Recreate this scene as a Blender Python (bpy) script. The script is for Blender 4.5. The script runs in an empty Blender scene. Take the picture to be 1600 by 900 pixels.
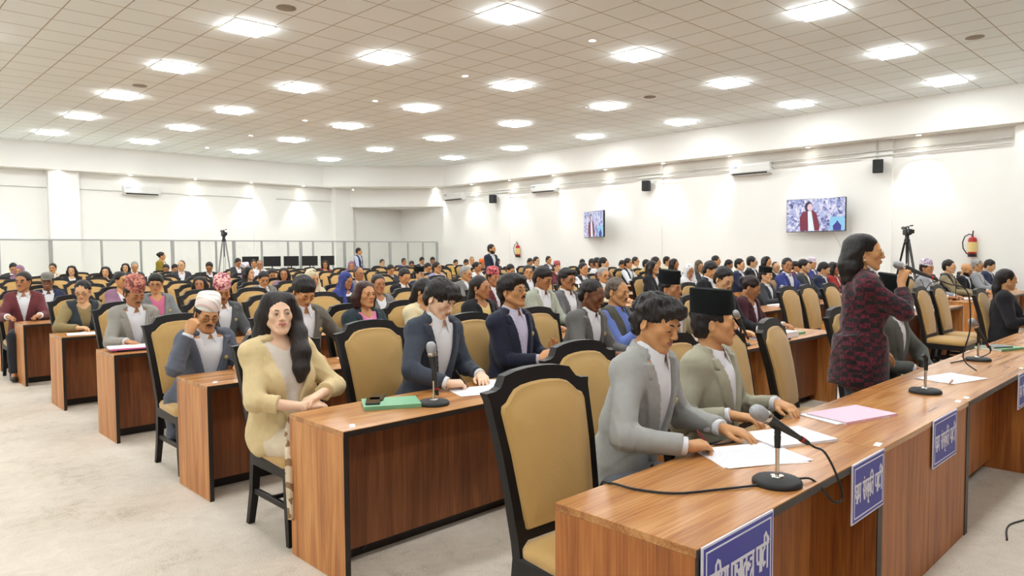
import bpy, bmesh, math, random, os
import numpy as np
from mathutils import Matrix, Vector

C = bpy.context.scene.collection
SC = bpy.context.scene
random.seed(7)
PI = math.pi

# ------------------------------------------------------------------ camera
CAM_F, CAM_TH, CAM_A, CAM_ROLL, CAM_H = 1119.0, .0508, .7695, -.0065, 1.56
def cam_basis():
    g = np.array([math.sin(CAM_A), math.cos(CAM_A), 0]); r = np.array([math.cos(CAM_A), -math.sin(CAM_A), 0])
    w = g * math.cos(CAM_TH) + np.array([0, 0, -math.sin(CAM_TH)]); u = np.cross(r, w)
    return r * math.cos(CAM_ROLL) + u * math.sin(CAM_ROLL), u * math.cos(CAM_ROLL) - r * math.sin(CAM_ROLL), w
_r, _u, _w = cam_basis()
cd = bpy.data.cameras.new('camera'); cam = bpy.data.objects.new('camera', cd); C.objects.link(cam)
cd.sensor_width = 36; cd.lens = CAM_F / 1600 * 36; cd.clip_start = .05; cd.clip_end = 200
m = Matrix.Identity(4)
for i in range(3):
    m[i][0] = _r[i]; m[i][1] = _u[i]; m[i][2] = -_w[i]
m[0][3] = 0; m[1][3] = 0; m[2][3] = CAM_H
cam.matrix_world = m
SC.camera = cam

# ------------------------------------------------------------------ light levels
SC.view_settings.view_transform = 'Standard'
SC.view_settings.look = 'None'
SC.view_settings.gamma = 1
SC.view_settings.use_curve_mapping = False
SC.view_settings.exposure = 1.06
PANEL_E = 19.0        # ceiling light panels
SPOT_W = 62.0         # downlights in the soffit
DOWN_E = 22.0
WORLD_E = 0.35        # even world light, shut out by the closed room
wd = bpy.data.worlds.new('world'); SC.world = wd; wd.use_nodes = True
wd.node_tree.nodes['Background'].inputs[0].default_value = (1, .97, .93, 1)
wd.node_tree.nodes['Background'].inputs[1].default_value = WORLD_E

# ------------------------------------------------------------------ materials
def lin(c):
    return tuple((v / 12.92 if v <= .04045 else ((v + .055) / 1.055) ** 2.4) for v in c)
def rgb(r, g, b): return lin((r / 255, g / 255, b / 255))
_mats = {}
def nd(t, typ, x=0, **kw):
    n = t.nodes.new(typ)
    for k, v in kw.items():
        if k in n.inputs: n.inputs[k].default_value = v
        else: setattr(n, k, v)
    return n
def mat(name, col, rough=.5, metal=0, spec=.5, bump=0, bscale=200, vary=0, vscale=3, sheen=0, emit=None, estr=0):
    key = (name, col, rough, metal, bump, vary)
    if key in _mats: return _mats[key]
    m = bpy.data.materials.new(name); m.use_nodes = True
    t = m.node_tree; b = t.nodes['Principled BSDF']
    b.inputs['Base Color'].default_value = (*col, 1); b.inputs['Roughness'].default_value = rough
    b.inputs['Metallic'].default_value = metal; b.inputs['Specular IOR Level'].default_value = spec
    if sheen: b.inputs['Sheen Weight'].default_value = sheen
    if emit: b.inputs['Emission Color'].default_value = (*emit, 1); b.inputs['Emission Strength'].default_value = estr
    if bump or vary:
        tc = nd(t, 'ShaderNodeTexCoord')
    if vary:
        n = nd(t, 'ShaderNodeTexNoise', Scale=vscale, Detail=4.0); t.links.new(tc.outputs['Object'], n.inputs['Vector'])
        mx = nd(t, 'ShaderNodeMix', data_type='RGBA'); t.links.new(n.outputs['Fac'], mx.inputs['Factor'])
        mx.inputs['A'].default_value = (*[v * (1 - vary) for v in col], 1); mx.inputs['B'].default_value = (*[min(1, v * (1 + vary)) for v in col], 1)
        t.links.new(mx.outputs['Result'], b.inputs['Base Color'])
    if bump:
        n = nd(t, 'ShaderNodeTexNoise', Scale=bscale, Detail=3.0); t.links.new(tc.outputs['Object'], n.inputs['Vector'])
        bp = nd(t, 'ShaderNodeBump', Strength=bump, Distance=.01); t.links.new(n.outputs['Fac'], bp.inputs['Height'])
        t.links.new(bp.outputs['Normal'], b.inputs['Normal'])
    _mats[key] = m
    return m
def ramp(t, stops, interp='LINEAR'):
    r = t.nodes.new('ShaderNodeValToRGB'); e = r.color_ramp.elements; r.color_ramp.interpolation = interp
    while len(e) < len(stops): e.new(.5)
    for k, (p, c) in enumerate(stops): e[k].position = p; e[k].color = (*c, 1)
    return r
def wood(name, along, lo, mid, hi, rough=.32):
    m = bpy.data.materials.new(name); m.use_nodes = True; t = m.node_tree; b = t.nodes['Principled BSDF']
    tc = nd(t, 'ShaderNodeTexCoord'); mp = nd(t, 'ShaderNodeMapping')
    inf = nd(t, 'ShaderNodeObjectInfo'); vm = nd(t, 'ShaderNodeVectorMath', operation='ADD'); sc = nd(t, 'ShaderNodeVectorMath', operation='SCALE')
    sc.inputs['Scale'].default_value = 37.0
    t.links.new(inf.outputs['Location'], sc.inputs[0]); t.links.new(tc.outputs['Object'], vm.inputs[0]); t.links.new(sc.outputs[0], vm.inputs[1])
    s = [16, 16, 16]; s[along] = 1.1
    mp.inputs['Scale'].default_value = s
    t.links.new(vm.outputs[0], mp.inputs['Vector'])
    n1 = nd(t, 'ShaderNodeTexNoise', Scale=1.0, Detail=5.0, Roughness=.6, Distortion=.7); t.links.new(mp.outputs[0], n1.inputs['Vector'])
    s2 = [150, 150, 150]; s2[along] = 3
    mp2 = nd(t, 'ShaderNodeMapping'); mp2.inputs['Scale'].default_value = s2; t.links.new(vm.outputs[0], mp2.inputs['Vector'])
    n2 = nd(t, 'ShaderNodeTexNoise', Scale=1.0, Detail=2.0); t.links.new(mp2.outputs[0], n2.inputs['Vector'])
    ad = nd(t, 'ShaderNodeMath', operation='MULTIPLY_ADD'); t.links.new(n2.outputs['Fac'], ad.inputs[0]); ad.inputs[1].default_value = .45
    t.links.new(n1.outputs['Fac'], ad.inputs[2])
    r = ramp(t, [(.45, lo), (.68, mid), (.92, hi)]); t.links.new(ad.outputs[0], r.inputs['Fac'])
    t.links.new(r.outputs['Color'], b.inputs['Base Color']); b.inputs['Roughness'].default_value = rough
    bp = nd(t, 'ShaderNodeBump', Strength=.06, Distance=.004); t.links.new(ad.outputs[0], bp.inputs['Height']); t.links.new(bp.outputs['Normal'], b.inputs['Normal'])
    return m
WOOD_TOP = wood('desk_wood_along', 0, rgb(126, 74, 34), rgb(174, 116, 62), rgb(202, 148, 92), .26)
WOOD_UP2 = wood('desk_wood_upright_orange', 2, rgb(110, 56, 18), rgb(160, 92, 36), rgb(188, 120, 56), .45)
WOOD_SHADED = wood('desk_wood_shaded', 2, rgb(82, 42, 20), rgb(118, 66, 34), rgb(142, 86, 48), .42)  # darker desk wood: shade of the recessed panels put into the colour
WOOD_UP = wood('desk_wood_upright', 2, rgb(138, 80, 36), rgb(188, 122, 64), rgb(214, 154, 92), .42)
M_EDGE = mat('dark_edge_band', rgb(38, 28, 22), .45)
M_CHAIR = mat('dark_stained_wood', rgb(24, 20, 19), .45, spec=.3, bump=.05, bscale=60)
M_TAN = mat('tan_upholstery', rgb(192, 153, 88), .62, bump=.12, bscale=90, vary=.10, vscale=5, sheen=.25)
M_BLACK = mat('black_plastic', rgb(24, 24, 25), .4)
M_BLACKM = mat('black_matt', rgb(30, 31, 32), .6)
M_CHROME = mat('chrome', rgb(210, 205, 200), .18, metal=1)
M_GRILLE = mat('microphone_mesh', rgb(170, 172, 176), .35, metal=.85, bump=.6, bscale=400)
M_PAPER = mat('white_paper', rgb(240, 238, 240), .8)
M_PINK = mat('pink_paper', rgb(236, 190, 206), .8)
M_GREEN = mat('green_cover', rgb(118, 172, 132), .5)
M_BLUEFILE = mat('blue_folder', rgb(38, 52, 96), .4)
M_WALL = mat('white_wall_paint', rgb(240, 239, 234), .85, bump=.02, bscale=30)
M_WHITEP = mat('white_plastic', rgb(226, 226, 222), .45)
M_PIPE = mat('grey_white_conduit', rgb(205, 204, 196), .5)
M_ALU = mat('grey_aluminium', rgb(176, 178, 176), .4, metal=.4)
M_RED = mat('red_enamel', rgb(176, 28, 26), .35)

# carpet
def carpet_mat():
    m = bpy.data.materials.new('beige_carpet'); m.use_nodes = True; t = m.node_tree; b = t.nodes['Principled BSDF']
    tc = nd(t, 'ShaderNodeTexCoord')
    n1 = nd(t, 'ShaderNodeTexNoise', Scale=1.3, Detail=5.0, Roughness=.65); t.links.new(tc.outputs['Object'], n1.inputs['Vector'])
    n2 = nd(t, 'ShaderNodeTexNoise', Scale=90.0, Detail=3.0); t.links.new(tc.outputs['Object'], n2.inputs['Vector'])
    n3 = nd(t, 'ShaderNodeTexNoise', Scale=7.0, Detail=6.0, Roughness=.7, Distortion=1.5); t.links.new(tc.outputs['Object'], n3.inputs['Vector'])
    r = ramp(t, [(.34, rgb(158, 144, 126)), (.5, rgb(202, 190, 175)), (.7, rgb(218, 208, 195))])
    a = nd(t, 'ShaderNodeMath', operation='MULTIPLY_ADD'); t.links.new(n2.outputs['Fac'], a.inputs[0]); a.inputs[1].default_value = .25
    a2 = nd(t, 'ShaderNodeMath', operation='MULTIPLY_ADD'); t.links.new(n3.outputs['Fac'], a2.inputs[0]); a2.inputs[1].default_value = .35
    s = nd(t, 'ShaderNodeMath', operation='MULTIPLY'); t.links.new(n1.outputs['Fac'], s.inputs[0]); s.inputs[1].default_value = .5
    t.links.new(s.outputs[0], a2.inputs[2]); t.links.new(a2.outputs[0], a.inputs[2]); t.links.new(a.outputs[0], r.inputs['Fac'])
    t.links.new(r.outputs['Color'], b.inputs['Base Color']); b.inputs['Roughness'].default_value = .95; b.inputs['Specular IOR Level'].default_value = .15
    bp = nd(t, 'ShaderNodeBump', Strength=.5, Distance=.01); t.links.new(n2.outputs['Fac'], bp.inputs['Height']); t.links.new(bp.outputs['Normal'], b.inputs['Normal'])
    return m
# ceiling tiles
def tile_mat(x0, y0, s):
    m = bpy.data.materials.new('ceiling_tiles'); m.use_nodes = True; t = m.node_tree; b = t.nodes['Principled BSDF']
    tc = nd(t, 'ShaderNodeTexCoord'); mp = nd(t, 'ShaderNodeMapping'); mp.inputs['Location'].default_value = (-x0 / s, -y0 / s, 0); mp.inputs['Scale'].default_value = (1 / s, 1 / s, 1)
    t.links.new(tc.outputs['Object'], mp.inputs['Vector'])
    br = nd(t, 'ShaderNodeTexBrick'); br.offset = 0; br.squash = 1
    br.inputs['Scale'].default_value = 1.0; br.inputs['Brick Width'].default_value = 1.0; br.inputs['Row Height'].default_value = 1.0
    br.inputs['Mortar Size'].default_value = .014; br.inputs['Mortar Smooth'].default_value = .0; br.inputs['Bias'].default_value = 0
    br.inputs['Color1'].default_value = (*rgb(244, 251, 251), 1); br.inputs['Color2'].default_value = (*rgb(240, 248, 247), 1); br.inputs['Mortar'].default_value = (*rgb(176, 168, 152), 1)
    t.links.new(mp.outputs[0], br.inputs['Vector'])
    t.links.new(br.outputs['Color'], b.inputs['Base Color']); b.inputs['Roughness'].default_value = .8
    n = nd(t, 'ShaderNodeTexNoise', Scale=60.0); t.links.new(tc.outputs['Object'], n.inputs['Vector'])
    bp = nd(t, 'ShaderNodeBump', Strength=.15, Distance=.01); t.links.new(n.outputs['Fac'], bp.inputs['Height']); t.links.new(bp.outputs['Normal'], b.inputs['Normal'])
    return m

# ------------------------------------------------------------------ mesh helpers
def tag(o, label=None, cat=None, group=None, kind=None):
    if label: o['label'] = label
    if cat: o['category'] = cat
    if group: o['group'] = group
    if kind: o['kind'] = kind
    return o
def thing(name, label, cat, loc=(0, 0, 0), rz=0, group=None):
    o = bpy.data.objects.new(name, None); C.objects.link(o); o.empty_display_size = .1
    o.location = loc; o.rotation_euler = (0, 0, rz)
    return tag(o, label, cat, group)
def raw_mesh(name, verts, faces, mats, smooth=False, midx=None):
    me = bpy.data.meshes.new(name)
    verts = np.asarray(verts, np.float32)
    if isinstance(faces, np.ndarray):
        nf, k = faces.shape
        me.vertices.add(len(verts)); me.vertices.foreach_set('co', verts.ravel())
        me.loops.add(nf * k); me.loops.foreach_set('vertex_index', faces.ravel().astype(np.int32))
        me.polygons.add(nf); me.polygons.foreach_set('loop_start', np.arange(0, nf * k, k, dtype=np.int32))
        me.update(calc_edges=True)
    else:
        me.from_pydata(verts.tolist(), [], faces)
    for mm in (mats if isinstance(mats, (list, tuple)) else [mats]): me.materials.append(mm)
    if smooth: me.polygons.foreach_set('use_smooth', np.ones(len(me.polygons), bool))
    if midx is not None: me.polygons.foreach_set('material_index', np.asarray(midx, np.int32))
    me.update()
    return me
def link(name, me, parent=None, loc=None, rot=None):
    o = bpy.data.objects.new(name, me); C.objects.link(o)
    if parent is not None: o.parent = parent
    if loc is not None: o.location = loc
    if rot is not None: o.rotation_euler = rot
    return o
class MB:
    """collects shapes into one mesh"""
    def __init__(s): s.v = []; s.f = []; s.sm = []; s.mi = []
    def add(s, v, f, smooth=False, mi=0):
        n = len(s.v); s.v += [tuple(p) for p in v]; s.f += [tuple(i + n for i in q) for q in f]; s.sm += [smooth] * len(f); s.mi += [mi] * len(f); return s
    def box(s, x0, x1, y0, y1, z0, z1, b=0.0, M=None, mi=0):
        if b <= 0:
            v = [(x, y, z) for z in (z0, z1) for y in (y0, y1) for x in (x0, x1)]
            f = [(0, 2, 3, 1), (4, 5, 7, 6), (0, 1, 5, 4), (2, 6, 7, 3), (0, 4, 6, 2), (1, 3, 7, 5)]
        else:
            b = min(b, (x1 - x0) * .45, (y1 - y0) * .45, (z1 - z0) * .45)
            def ring(i, z): return [(x0 + i, y0 + b, z), (x0 + b, y0 + i, z), (x1 - b, y0 + i, z), (x1 - i, y0 + b, z), (x1 - i, y1 - b, z), (x1 - b, y1 - i, z), (x0 + b, y1 - i, z), (x0 + i, y1 - b, z)]
            v = ring(b, z0) + ring(0, z0 + b) + ring(0, z1 - b) + ring(b, z1)
            f = [tuple(reversed(range(8))), tuple(range(24, 32))]
            for r in range(3):
                for k in range(8):
                    f.append((r * 8 + k, r * 8 + (k + 1) % 8, (r + 1) * 8 + (k + 1) % 8, (r + 1) * 8 + k))
        if M is not None: v = [tuple(M @ Vector(p)) for p in v]
        return s.add(v, f, False, mi)
    def tube(s, pts, r, n=10, caps=True, mi=0, closed=False):
        pts = [Vector(p) for p in pts]; rs = r if isinstance(r, (list, tuple)) else [r] * len(pts)
        v = []; f = []; N = len(pts); prev = None
        for i, p in enumerate(pts):
            if closed: d = (pts[(i + 1) % N] - pts[i - 1])
            else: d = (pts[min(i + 1, N - 1)] - pts[max(i - 1, 0)])
            d = d.normalized() if d.length > 1e-9 else Vector((0, 0, 1))
            a = prev if prev is not None else (Vector((0, 0, 1)) if abs(d.z) < .9 else Vector((1, 0, 0)))
            x = a - d * a.dot(d)
            if x.length < 1e-6: x = d.orthogonal()
            x.normalize(); y = d.cross(x); prev = x
            for k in range(n):
                t = 2 * PI * k / n; v.append(p + (x * math.cos(t) + y * math.sin(t)) * rs[i])
        for i in range(N if closed else N - 1):
            j = (i + 1) % N
            for k in range(n): f.append((i * n + k, i * n + (k + 1) % n, j * n + (k + 1) % n, j * n + k))
        if caps and not closed: f.append(tuple(reversed(range(n)))); f.append(tuple(range((N - 1) * n, N * n)))
        return s.add(v, f, True, mi)
    def lathe(s, prof, n=24, M=None, mi=0, smooth=True):
        v = []; f = []
        for (r, z) in prof:
            for k in range(n): t = 2 * PI * k / n; v.append((r * math.cos(t), r * math.sin(t), z))
        for i in range(len(prof) - 1):
            for k in range(n): f.append((i * n + k, i * n + (k + 1) % n, (i + 1) * n + (k + 1) % n, (i + 1) * n + k))
        f.append(tuple(reversed(range(n)))); f.append(tuple(range((len(prof) - 1) * n, len(prof) * n)))
        if M is not None: v = [tuple(M @ Vector(p)) for p in v]
        return s.add(v, f, smooth, mi)
    def rings(s, rr, smooth=True, mi=0, cap0=True, cap1=True):
        n = len(rr[0]); v = [p for r in rr for p in r]; f = []
        for i in range(len(rr) - 1):
            for k in range(n): f.append((i * n + k, i * n + (k + 1) % n, (i + 1) * n + (k + 1) % n, (i + 1) * n + k))
        if cap0: f.append(tuple(reversed(range(n))))
        if cap1: f.append(tuple(range((len(rr) - 1) * n, len(rr) * n)))
        return s.add(v, f, smooth, mi)
    def mesh(s, name, mats):
        me = bpy.data.meshes.new(name); me.from_pydata(s.v, [], s.f)
        for mm in (mats if isinstance(mats, (list, tuple)) else [mats]): me.materials.append(mm)
        me.polygons.foreach_set('use_smooth', s.sm); me.polygons.foreach_set('material_index', s.mi)
        bm = bmesh.new(); bm.from_mesh(me); bmesh.ops.recalc_face_normals(bm, faces=bm.faces); bm.to_mesh(me); bm.free()
        if any(s.sm) :
            try: me.set_sharp_from_angle(angle=math.radians(48))
            except Exception: pass
        me.update(); return me
    def obj(s, name, mats, parent=None, loc=None, rot=None): return link(name, s.mesh(name, mats), parent, loc, rot)
def copy_tree(o, parent=None):
    c = o.copy(); C.objects.link(c)
    if parent is not None: c.parent = parent
    for ch in o.children: copy_tree(ch, c)
    return c

# ------------------------------------------------------------------ the room
XR, YB = 17.8, 25.1          # right wall, back wall
XI, YI = 17.3, 24.6          # bulkhead faces
ZC, ZS = 4.84, 4.07          # tiled ceiling, soffit
XL, YF = -3.6, -6.5
T = .6
def struct(name, mb, m, loc=None):
    o = mb.obj(name, m, None, loc); o['kind'] = 'structure'; return o
struct('floor', MB().box(XL - .2, XR + .2, YF - .2, YB + .2, -.1, 0), carpet_mat())
struct('ceiling', MB().box(XL - .2, XI, YF - .2, YI, ZC, ZC + .1), tile_mat(6.98 - .3, 7.25 - .3, T))
struct('wall_back', MB().box(XL - .2, XR + .2, YB, YB + .2, -.02, 5.2), M_WALL)
struct('wall_right', MB().box(XR, XR + .2, YF - .2, YB, -.02, 5.2), M_WALL)
struct('wall_left', MB().box(XL - .2, XL, YF - .2, YB, -.02, 5.2), M_WALL)
struct('wall_front', MB().box(XL, XR, YF - .2, YF, -.02, 5.2), WOOD_SHADED)  # out of view; dark wood put on it to cut light from the front
# bulkhead with soffit: L-shaped, with a chamfered inner corner
def bulkhead():
    inner = [(XL - .2, YI), (13.9, YI), (XI, 21.6), (XI, YF - .2)]
    outer = [(XL - .2, YB), (XR, YB), (XR, YB), (XR, YF - .2)]
    mb = MB()
    for a, b, c, d in zip(inner[:-1], inner[1:], outer[1:], outer[:-1]):
        v = [(*a, ZS), (*b, ZS), (*c, ZS), (*d, ZS), (*a, 5.15), (*b, 5.15), (*c, 5.15), (*d, 5.15)]
        mb.add(v, [(0, 1, 2, 3), (7, 6, 5, 4), (0, 4, 5, 1), (2, 6, 7, 3), (1, 5, 6, 2), (0, 3, 7, 4)])
    return mb
struct('ceiling_bulkhead', bulkhead(), M_WALL)
# ceiling slab fill over chamfer keeps the void closed
struct('ceiling_slab', MB().box(XL - .2, XR + .2, YF - .2, YB + .2, 5.15, 5.25), M_WALL)
# diagonal beam across the far corner, over the niche
struct('trim_beam', MB().add([(14.9, YB, 3.35), (XR, 22.2, 3.35), (XR, YB, 3.35), (14.9, YB, ZS), (XR, 22.2, ZS), (XR, YB, ZS)],
                             [(0, 1, 2), (5, 4, 3), (0, 3, 4, 1), (1, 4, 5, 2), (2, 5, 3, 0)]), M_WALL)
k = 1
for x0, x1, d in ((5.0, 5.8, .25), (11.35, 12.2, .06), (14.5, 15.3, .3)):
    struct('pillar_%d' % k, MB().box(x0, x1, YB - d, YB + .01, 0, ZS + .01), M_WALL); k += 1
for y0, y1, d in ((3.05, 3.42, .25), (5.78, 6.45, .06), (12.03, 12.85, .06), (18.45, 19.05, .06)):
    struct('pillar_%d' % k, MB().box(XR - d, XR + .01, y0, y1, 0, ZS + .01), M_WALL); k += 1
struct('baseboard_back', MB().box(XL, XR, YB - .02, YB, 0, .1), M_WALL)
struct('baseboard_right', MB().box(XR - .02, XR, YF, YB, 0, .1), M_WALL)
# conduit pipes high along the walls
def conduit(name, pts, label):
    tag(MB().tube(pts, .018, 8).obj(name, M_PIPE), label, 'pipe')
conduit('conduit_pipe', [(XR - .09, 3.5, 3.73), (XR - .09, 20.7, 3.66)], 'lower grey conduit pipe running along the right wall')
conduit('conduit_pipe', [(XR - .09, 3.5, 3.84), (XR - .09, 20.7, 3.75)], 'upper grey conduit pipe running along the right wall')
conduit('conduit_pipe', [(XL, YB - .018, 3.56), (5.0, YB - .018, 3.56)], 'conduit pipe on the back wall left of the wide pillar')
conduit('conduit_pipe', [(5.8, YB - .018, 3.56), (7.06, YB - .018, 3.56)], 'short conduit pipe on the back wall between wide pillar and air conditioner')
conduit('conduit_pipe', [(8.14, YB - .018, 3.56), (11.36, YB - .018, 3.56)], 'conduit pipe on the back wall just right of the air conditioner')
conduit('conduit_pipe', [(12.19, YB - .018, 3.56), (14.5, YB - .018, 3.56)], 'conduit pipe on the back wall left of the corner pillar')
conduit('conduit_pipe', [(XR - .08, 6.12, 3.62), (XR - .08, 6.12, ZS)], 'short upright conduit above the wall speaker nearest the camera')

# ---- ceiling light panels
M_DIFF = mat('light_diffuser', (1, 1, 1), .5, emit=(.93, .975, 1.0), estr=PANEL_E)
M_DOWN = mat('downlight_lens', (1, 1, 1), .5, emit=(1, .97, .9), estr=DOWN_E)
fr = MB(); L = .3
for a in ((-L, L, -L, -L + .02), (-L, L, L - .02, L), (-L, -L + .02, -L + .02, L - .02), (L - .02, L, -L + .02, L - .02)): fr.box(*a, -.012, .0)
fr_me = fr.mesh('light_frame', M_WHITEP)
df_me = MB().box(-L + .02, L - .02, -L + .02, L - .02, -.042, -.002, .015).mesh('diffuser', M_DIFF)
xs_l = [-1.4, 1.62, 4.62, 6.98, 9.98, 12.98, 15.98]; ys_l = [-1.75, 1.25, 4.25, 7.25, 10.25, 13.25, 16.35, 19.4, 22.55]
nth = ['first', 'second', 'third', 'fourth', 'fifth', 'sixth', 'seventh', 'eighth', 'ninth', 'tenth', 'eleventh', 'twelfth', 'thirteenth', 'fourteenth', 'fifteenth', 'sixteenth', 'seventeenth', 'eighteenth', 'nineteenth', 'twentieth']
for i, x in enumerate(xs_l):
    for j, y in enumerate(ys_l):
        if (x > 15 and y > 22) or (y < 0 and x > 5): continue  # short row behind the camera: unseen panels added to brighten the front
        o = thing('ceiling_light', 'square glowing ceiling panel, %s line from the right wall, %s from the back wall' % (nth[len(xs_l) - 1 - i], nth[len(ys_l) - 1 - j]), 'ceiling light', (x, y, ZC), 0, 'square ceiling light panels')
        link('light_frame', fr_me, o); link('diffuser', df_me, o)
# ---- round downlights in the ceiling and in the soffit
rg = MB(); rg.lathe([(.05, 0), (.075, 0), (.08, -.006), (.055, -.012), (.05, -.004)], 20); rg_me = rg.mesh('trim_ring', M_WHITEP)
ln_me = MB().lathe([(.05, -.003), (.05, -.006), (.02, -.010)], 20).mesh('lens', M_DOWN)
def downlight(x, y, z, label, group, watts):
    o = thing('downlight', label, 'downlight', (x, y, z), 0, group)
    link('trim_ring', rg_me, o); link('lens', ln_me, o)
    l = bpy.data.lights.new('downlight_lamp', 'SPOT'); l.energy = watts; l.spot_size = math.radians(74); l.spot_blend = .55; l.shadow_soft_size = .04; l.color = (1, .985, .95)
    lo = bpy.data.objects.new('downlight_lamp', l); C.objects.link(lo); lo.parent = o; lo.location = (0, 0, -.02)
for j, y in enumerate((7.25, 10.3, 13.3, 16.4, 19.5, 22.6)):
    downlight(8.8, y, ZC, 'small round downlight between the ceiling panels, %s from the back wall' % nth[5 - j], 'round ceiling downlights', 30)
for j, y in enumerate((1.0, 3.1, 5.2, 7.65, 9.75, 11.85, 13.95, 16.1, 18.2, 20.25, 22.4)):
    downlight(XR - .25, y, ZS, 'small downlight in the soffit along the right wall, %s from the far corner' % nth[10 - j], 'soffit downlights', SPOT_W)
for j, x in enumerate((1.2, 3.2, 5.25, 7.25, 9.25, 11.2, 13.2, 15.3)):
    downlight(x, YB - .25 - (.1 if 4.9 < x < 5.9 or x > 14 else 0), ZS, 'small downlight in the soffit along the back wall, %s from the far corner' % nth[7 - j], 'soffit downlights', SPOT_W)
# ---- round speaker grilles in the ceiling
M_GR = mat('ceiling_speaker_grille', rgb(150, 140, 124), .7)
for x, y, l in ((4.64, 9.1, 'round ceiling grille beside the light panel over the left aisle'), (13.05, 3.1, 'round ceiling grille nearest the right wall soffit'),
                (4.65, 15.2, 'small round ceiling grille farther down the left aisle'), (12.9, 9.05, 'round ceiling grille among the panels on the right side')):
    tag(MB().lathe([(.13, 0), (.13, -.008), (.11, -.014), (.0001, -.014)], 24).obj('ceiling_grille', M_GR, None, (x, y, ZC)), l, 'grille')

# ---- air conditioners
def aircon(loc, rz, label):
    o = thing('air_conditioner', label, 'air conditioner', loc, rz, 'wall air conditioners')
    prof = [(0, .0), (-.17, .02), (-.215, .07), (-.22, .24), (-.20, .29), (0, .30)]   # y (out of the wall is -y), z
    mb = MB(); v = [(sx * .55, y, z) for sx in (-1, 1) for y, z in prof]; n = len(prof)
    mb.add(v, [tuple(range(n)), tuple(reversed(range(n, 2 * n)))] + [(i, (i + 1) % n, n + (i + 1) % n, n + i) for i in range(n)])
    mb.obj('casing', M_WHITEP, o)
    MB().box(-.48, .48, -.205, -.05, .018, .05, 0).obj('outlet_slot', M_BLACKM, o)
    MB().box(-.5, .5, -.19, -.12, .0, .012, .003).obj('louvre', M_WHITEP, o)
    MB().box(-.50, -.34, -.226, -.219, .20, .245, .002).obj('badge', mat('grey_blue_badge', rgb(150, 165, 185), .4), o)
R90 = math.radians(90)
aircon((XR, 9.22, 3.53), -R90, 'white wall air conditioner nearest the camera on the right wall')
aircon((XR, 16.65, 3.53), -R90, 'white wall air conditioner in the middle of the right wall')
aircon((XR, 21.4, 3.53), -R90, 'white wall air conditioner at the far end of the right wall')
aircon((7.6, YB, 3.45), 0, 'white air conditioner on the back wall beside the wide pillar')
# ---- wall speakers
for y, l in ((6.1, 'black box speaker on the right wall nearest the camera'), (12.5, 'black box speaker on the right wall between the two screens'), (19.15, 'black box speaker at the far end of the right wall')):
    o = thing('wall_speaker', l, 'speaker', (XR - .06, y, 3.46), math.radians(-70), 'black wall speakers')
    MB().box(-.11, .11, -.30, -.10, -.15, .15, .012).obj('cabinet', M_BLACKM, o)
    MB().box(-.095, .095, -.31, -.298, -.135, .135, .004).obj('grille', mat('speaker_grille', rgb(46, 46, 48), .8, bump=.5, bscale=300), o)
    MB().tube([(0, -.12, 0), (0, .0, 0)], .02, 8).obj('bracket', M_BLACK, o)
# ---- televisions with the session on screen
def crowd_mat():
    m = bpy.data.materials.new('screen_crowd'); m.use_nodes = True; t = m.node_tree; b = t.nodes['Principled BSDF']
    tc = nd(t, 'ShaderNodeTexCoord'); mp = nd(t, 'ShaderNodeMapping'); mp.inputs['Scale'].default_value = (17, 1, 15); t.links.new(tc.outputs['Object'], mp.inputs['Vector'])
    v = nd(t, 'ShaderNodeTexVoronoi', Scale=1.0); t.links.new(mp.outputs[0], v.inputs['Vector'])
    n = nd(t, 'ShaderNodeTexNoise', Scale=1.6, Detail=6.0, Roughness=.75); t.links.new(mp.outputs[0], n.inputs['Vector'])
    ad = nd(t, 'ShaderNodeMath', operation='MULTIPLY_ADD'); t.links.new(v.outputs['Color'], ad.inputs[0]); ad.inputs[1].default_value = .5; t.links.new(n.outputs['Fac'], ad.inputs[2])
    r = ramp(t, [(.48, rgb(38, 36, 84)), (.6, rgb(110, 112, 170)), (.75, rgb(176, 190, 228)), (.9, rgb(226, 214, 234)), (1, rgb(240, 244, 250))]); t.links.new(ad.outputs[0], r.inputs['Fac'])
    b.inputs['Base Color'].default_value = (.01, .01, .01, 1); b.inputs['Roughness'].default_value = .3
    t.links.new(r.outputs['Color'], b.inputs['Emission Color']); b.inputs['Emission Strength'].default_value = .5
    return m
M_CROWD = crowd_mat()
def scr(name, c): return mat(name, (.01, .01, .01), .4, emit=c, estr=.5)
def flat(pts, y): return MB().add([(x, y, z) for x, z in pts] + [(x, y + .002, z) for x, z in pts],
        [tuple(range(len(pts))), tuple(reversed(range(len(pts), 2 * len(pts))))] + [(i, len(pts) + i, len(pts) + (i + 1) % len(pts), (i + 1) % len(pts)) for i in range(len(pts))])
def circ(cx, cz, rx, rz, n=14): return [(cx + rx * math.cos(2 * PI * k / n), cz + rz * math.sin(2 * PI * k / n)) for k in range(n)]
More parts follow.
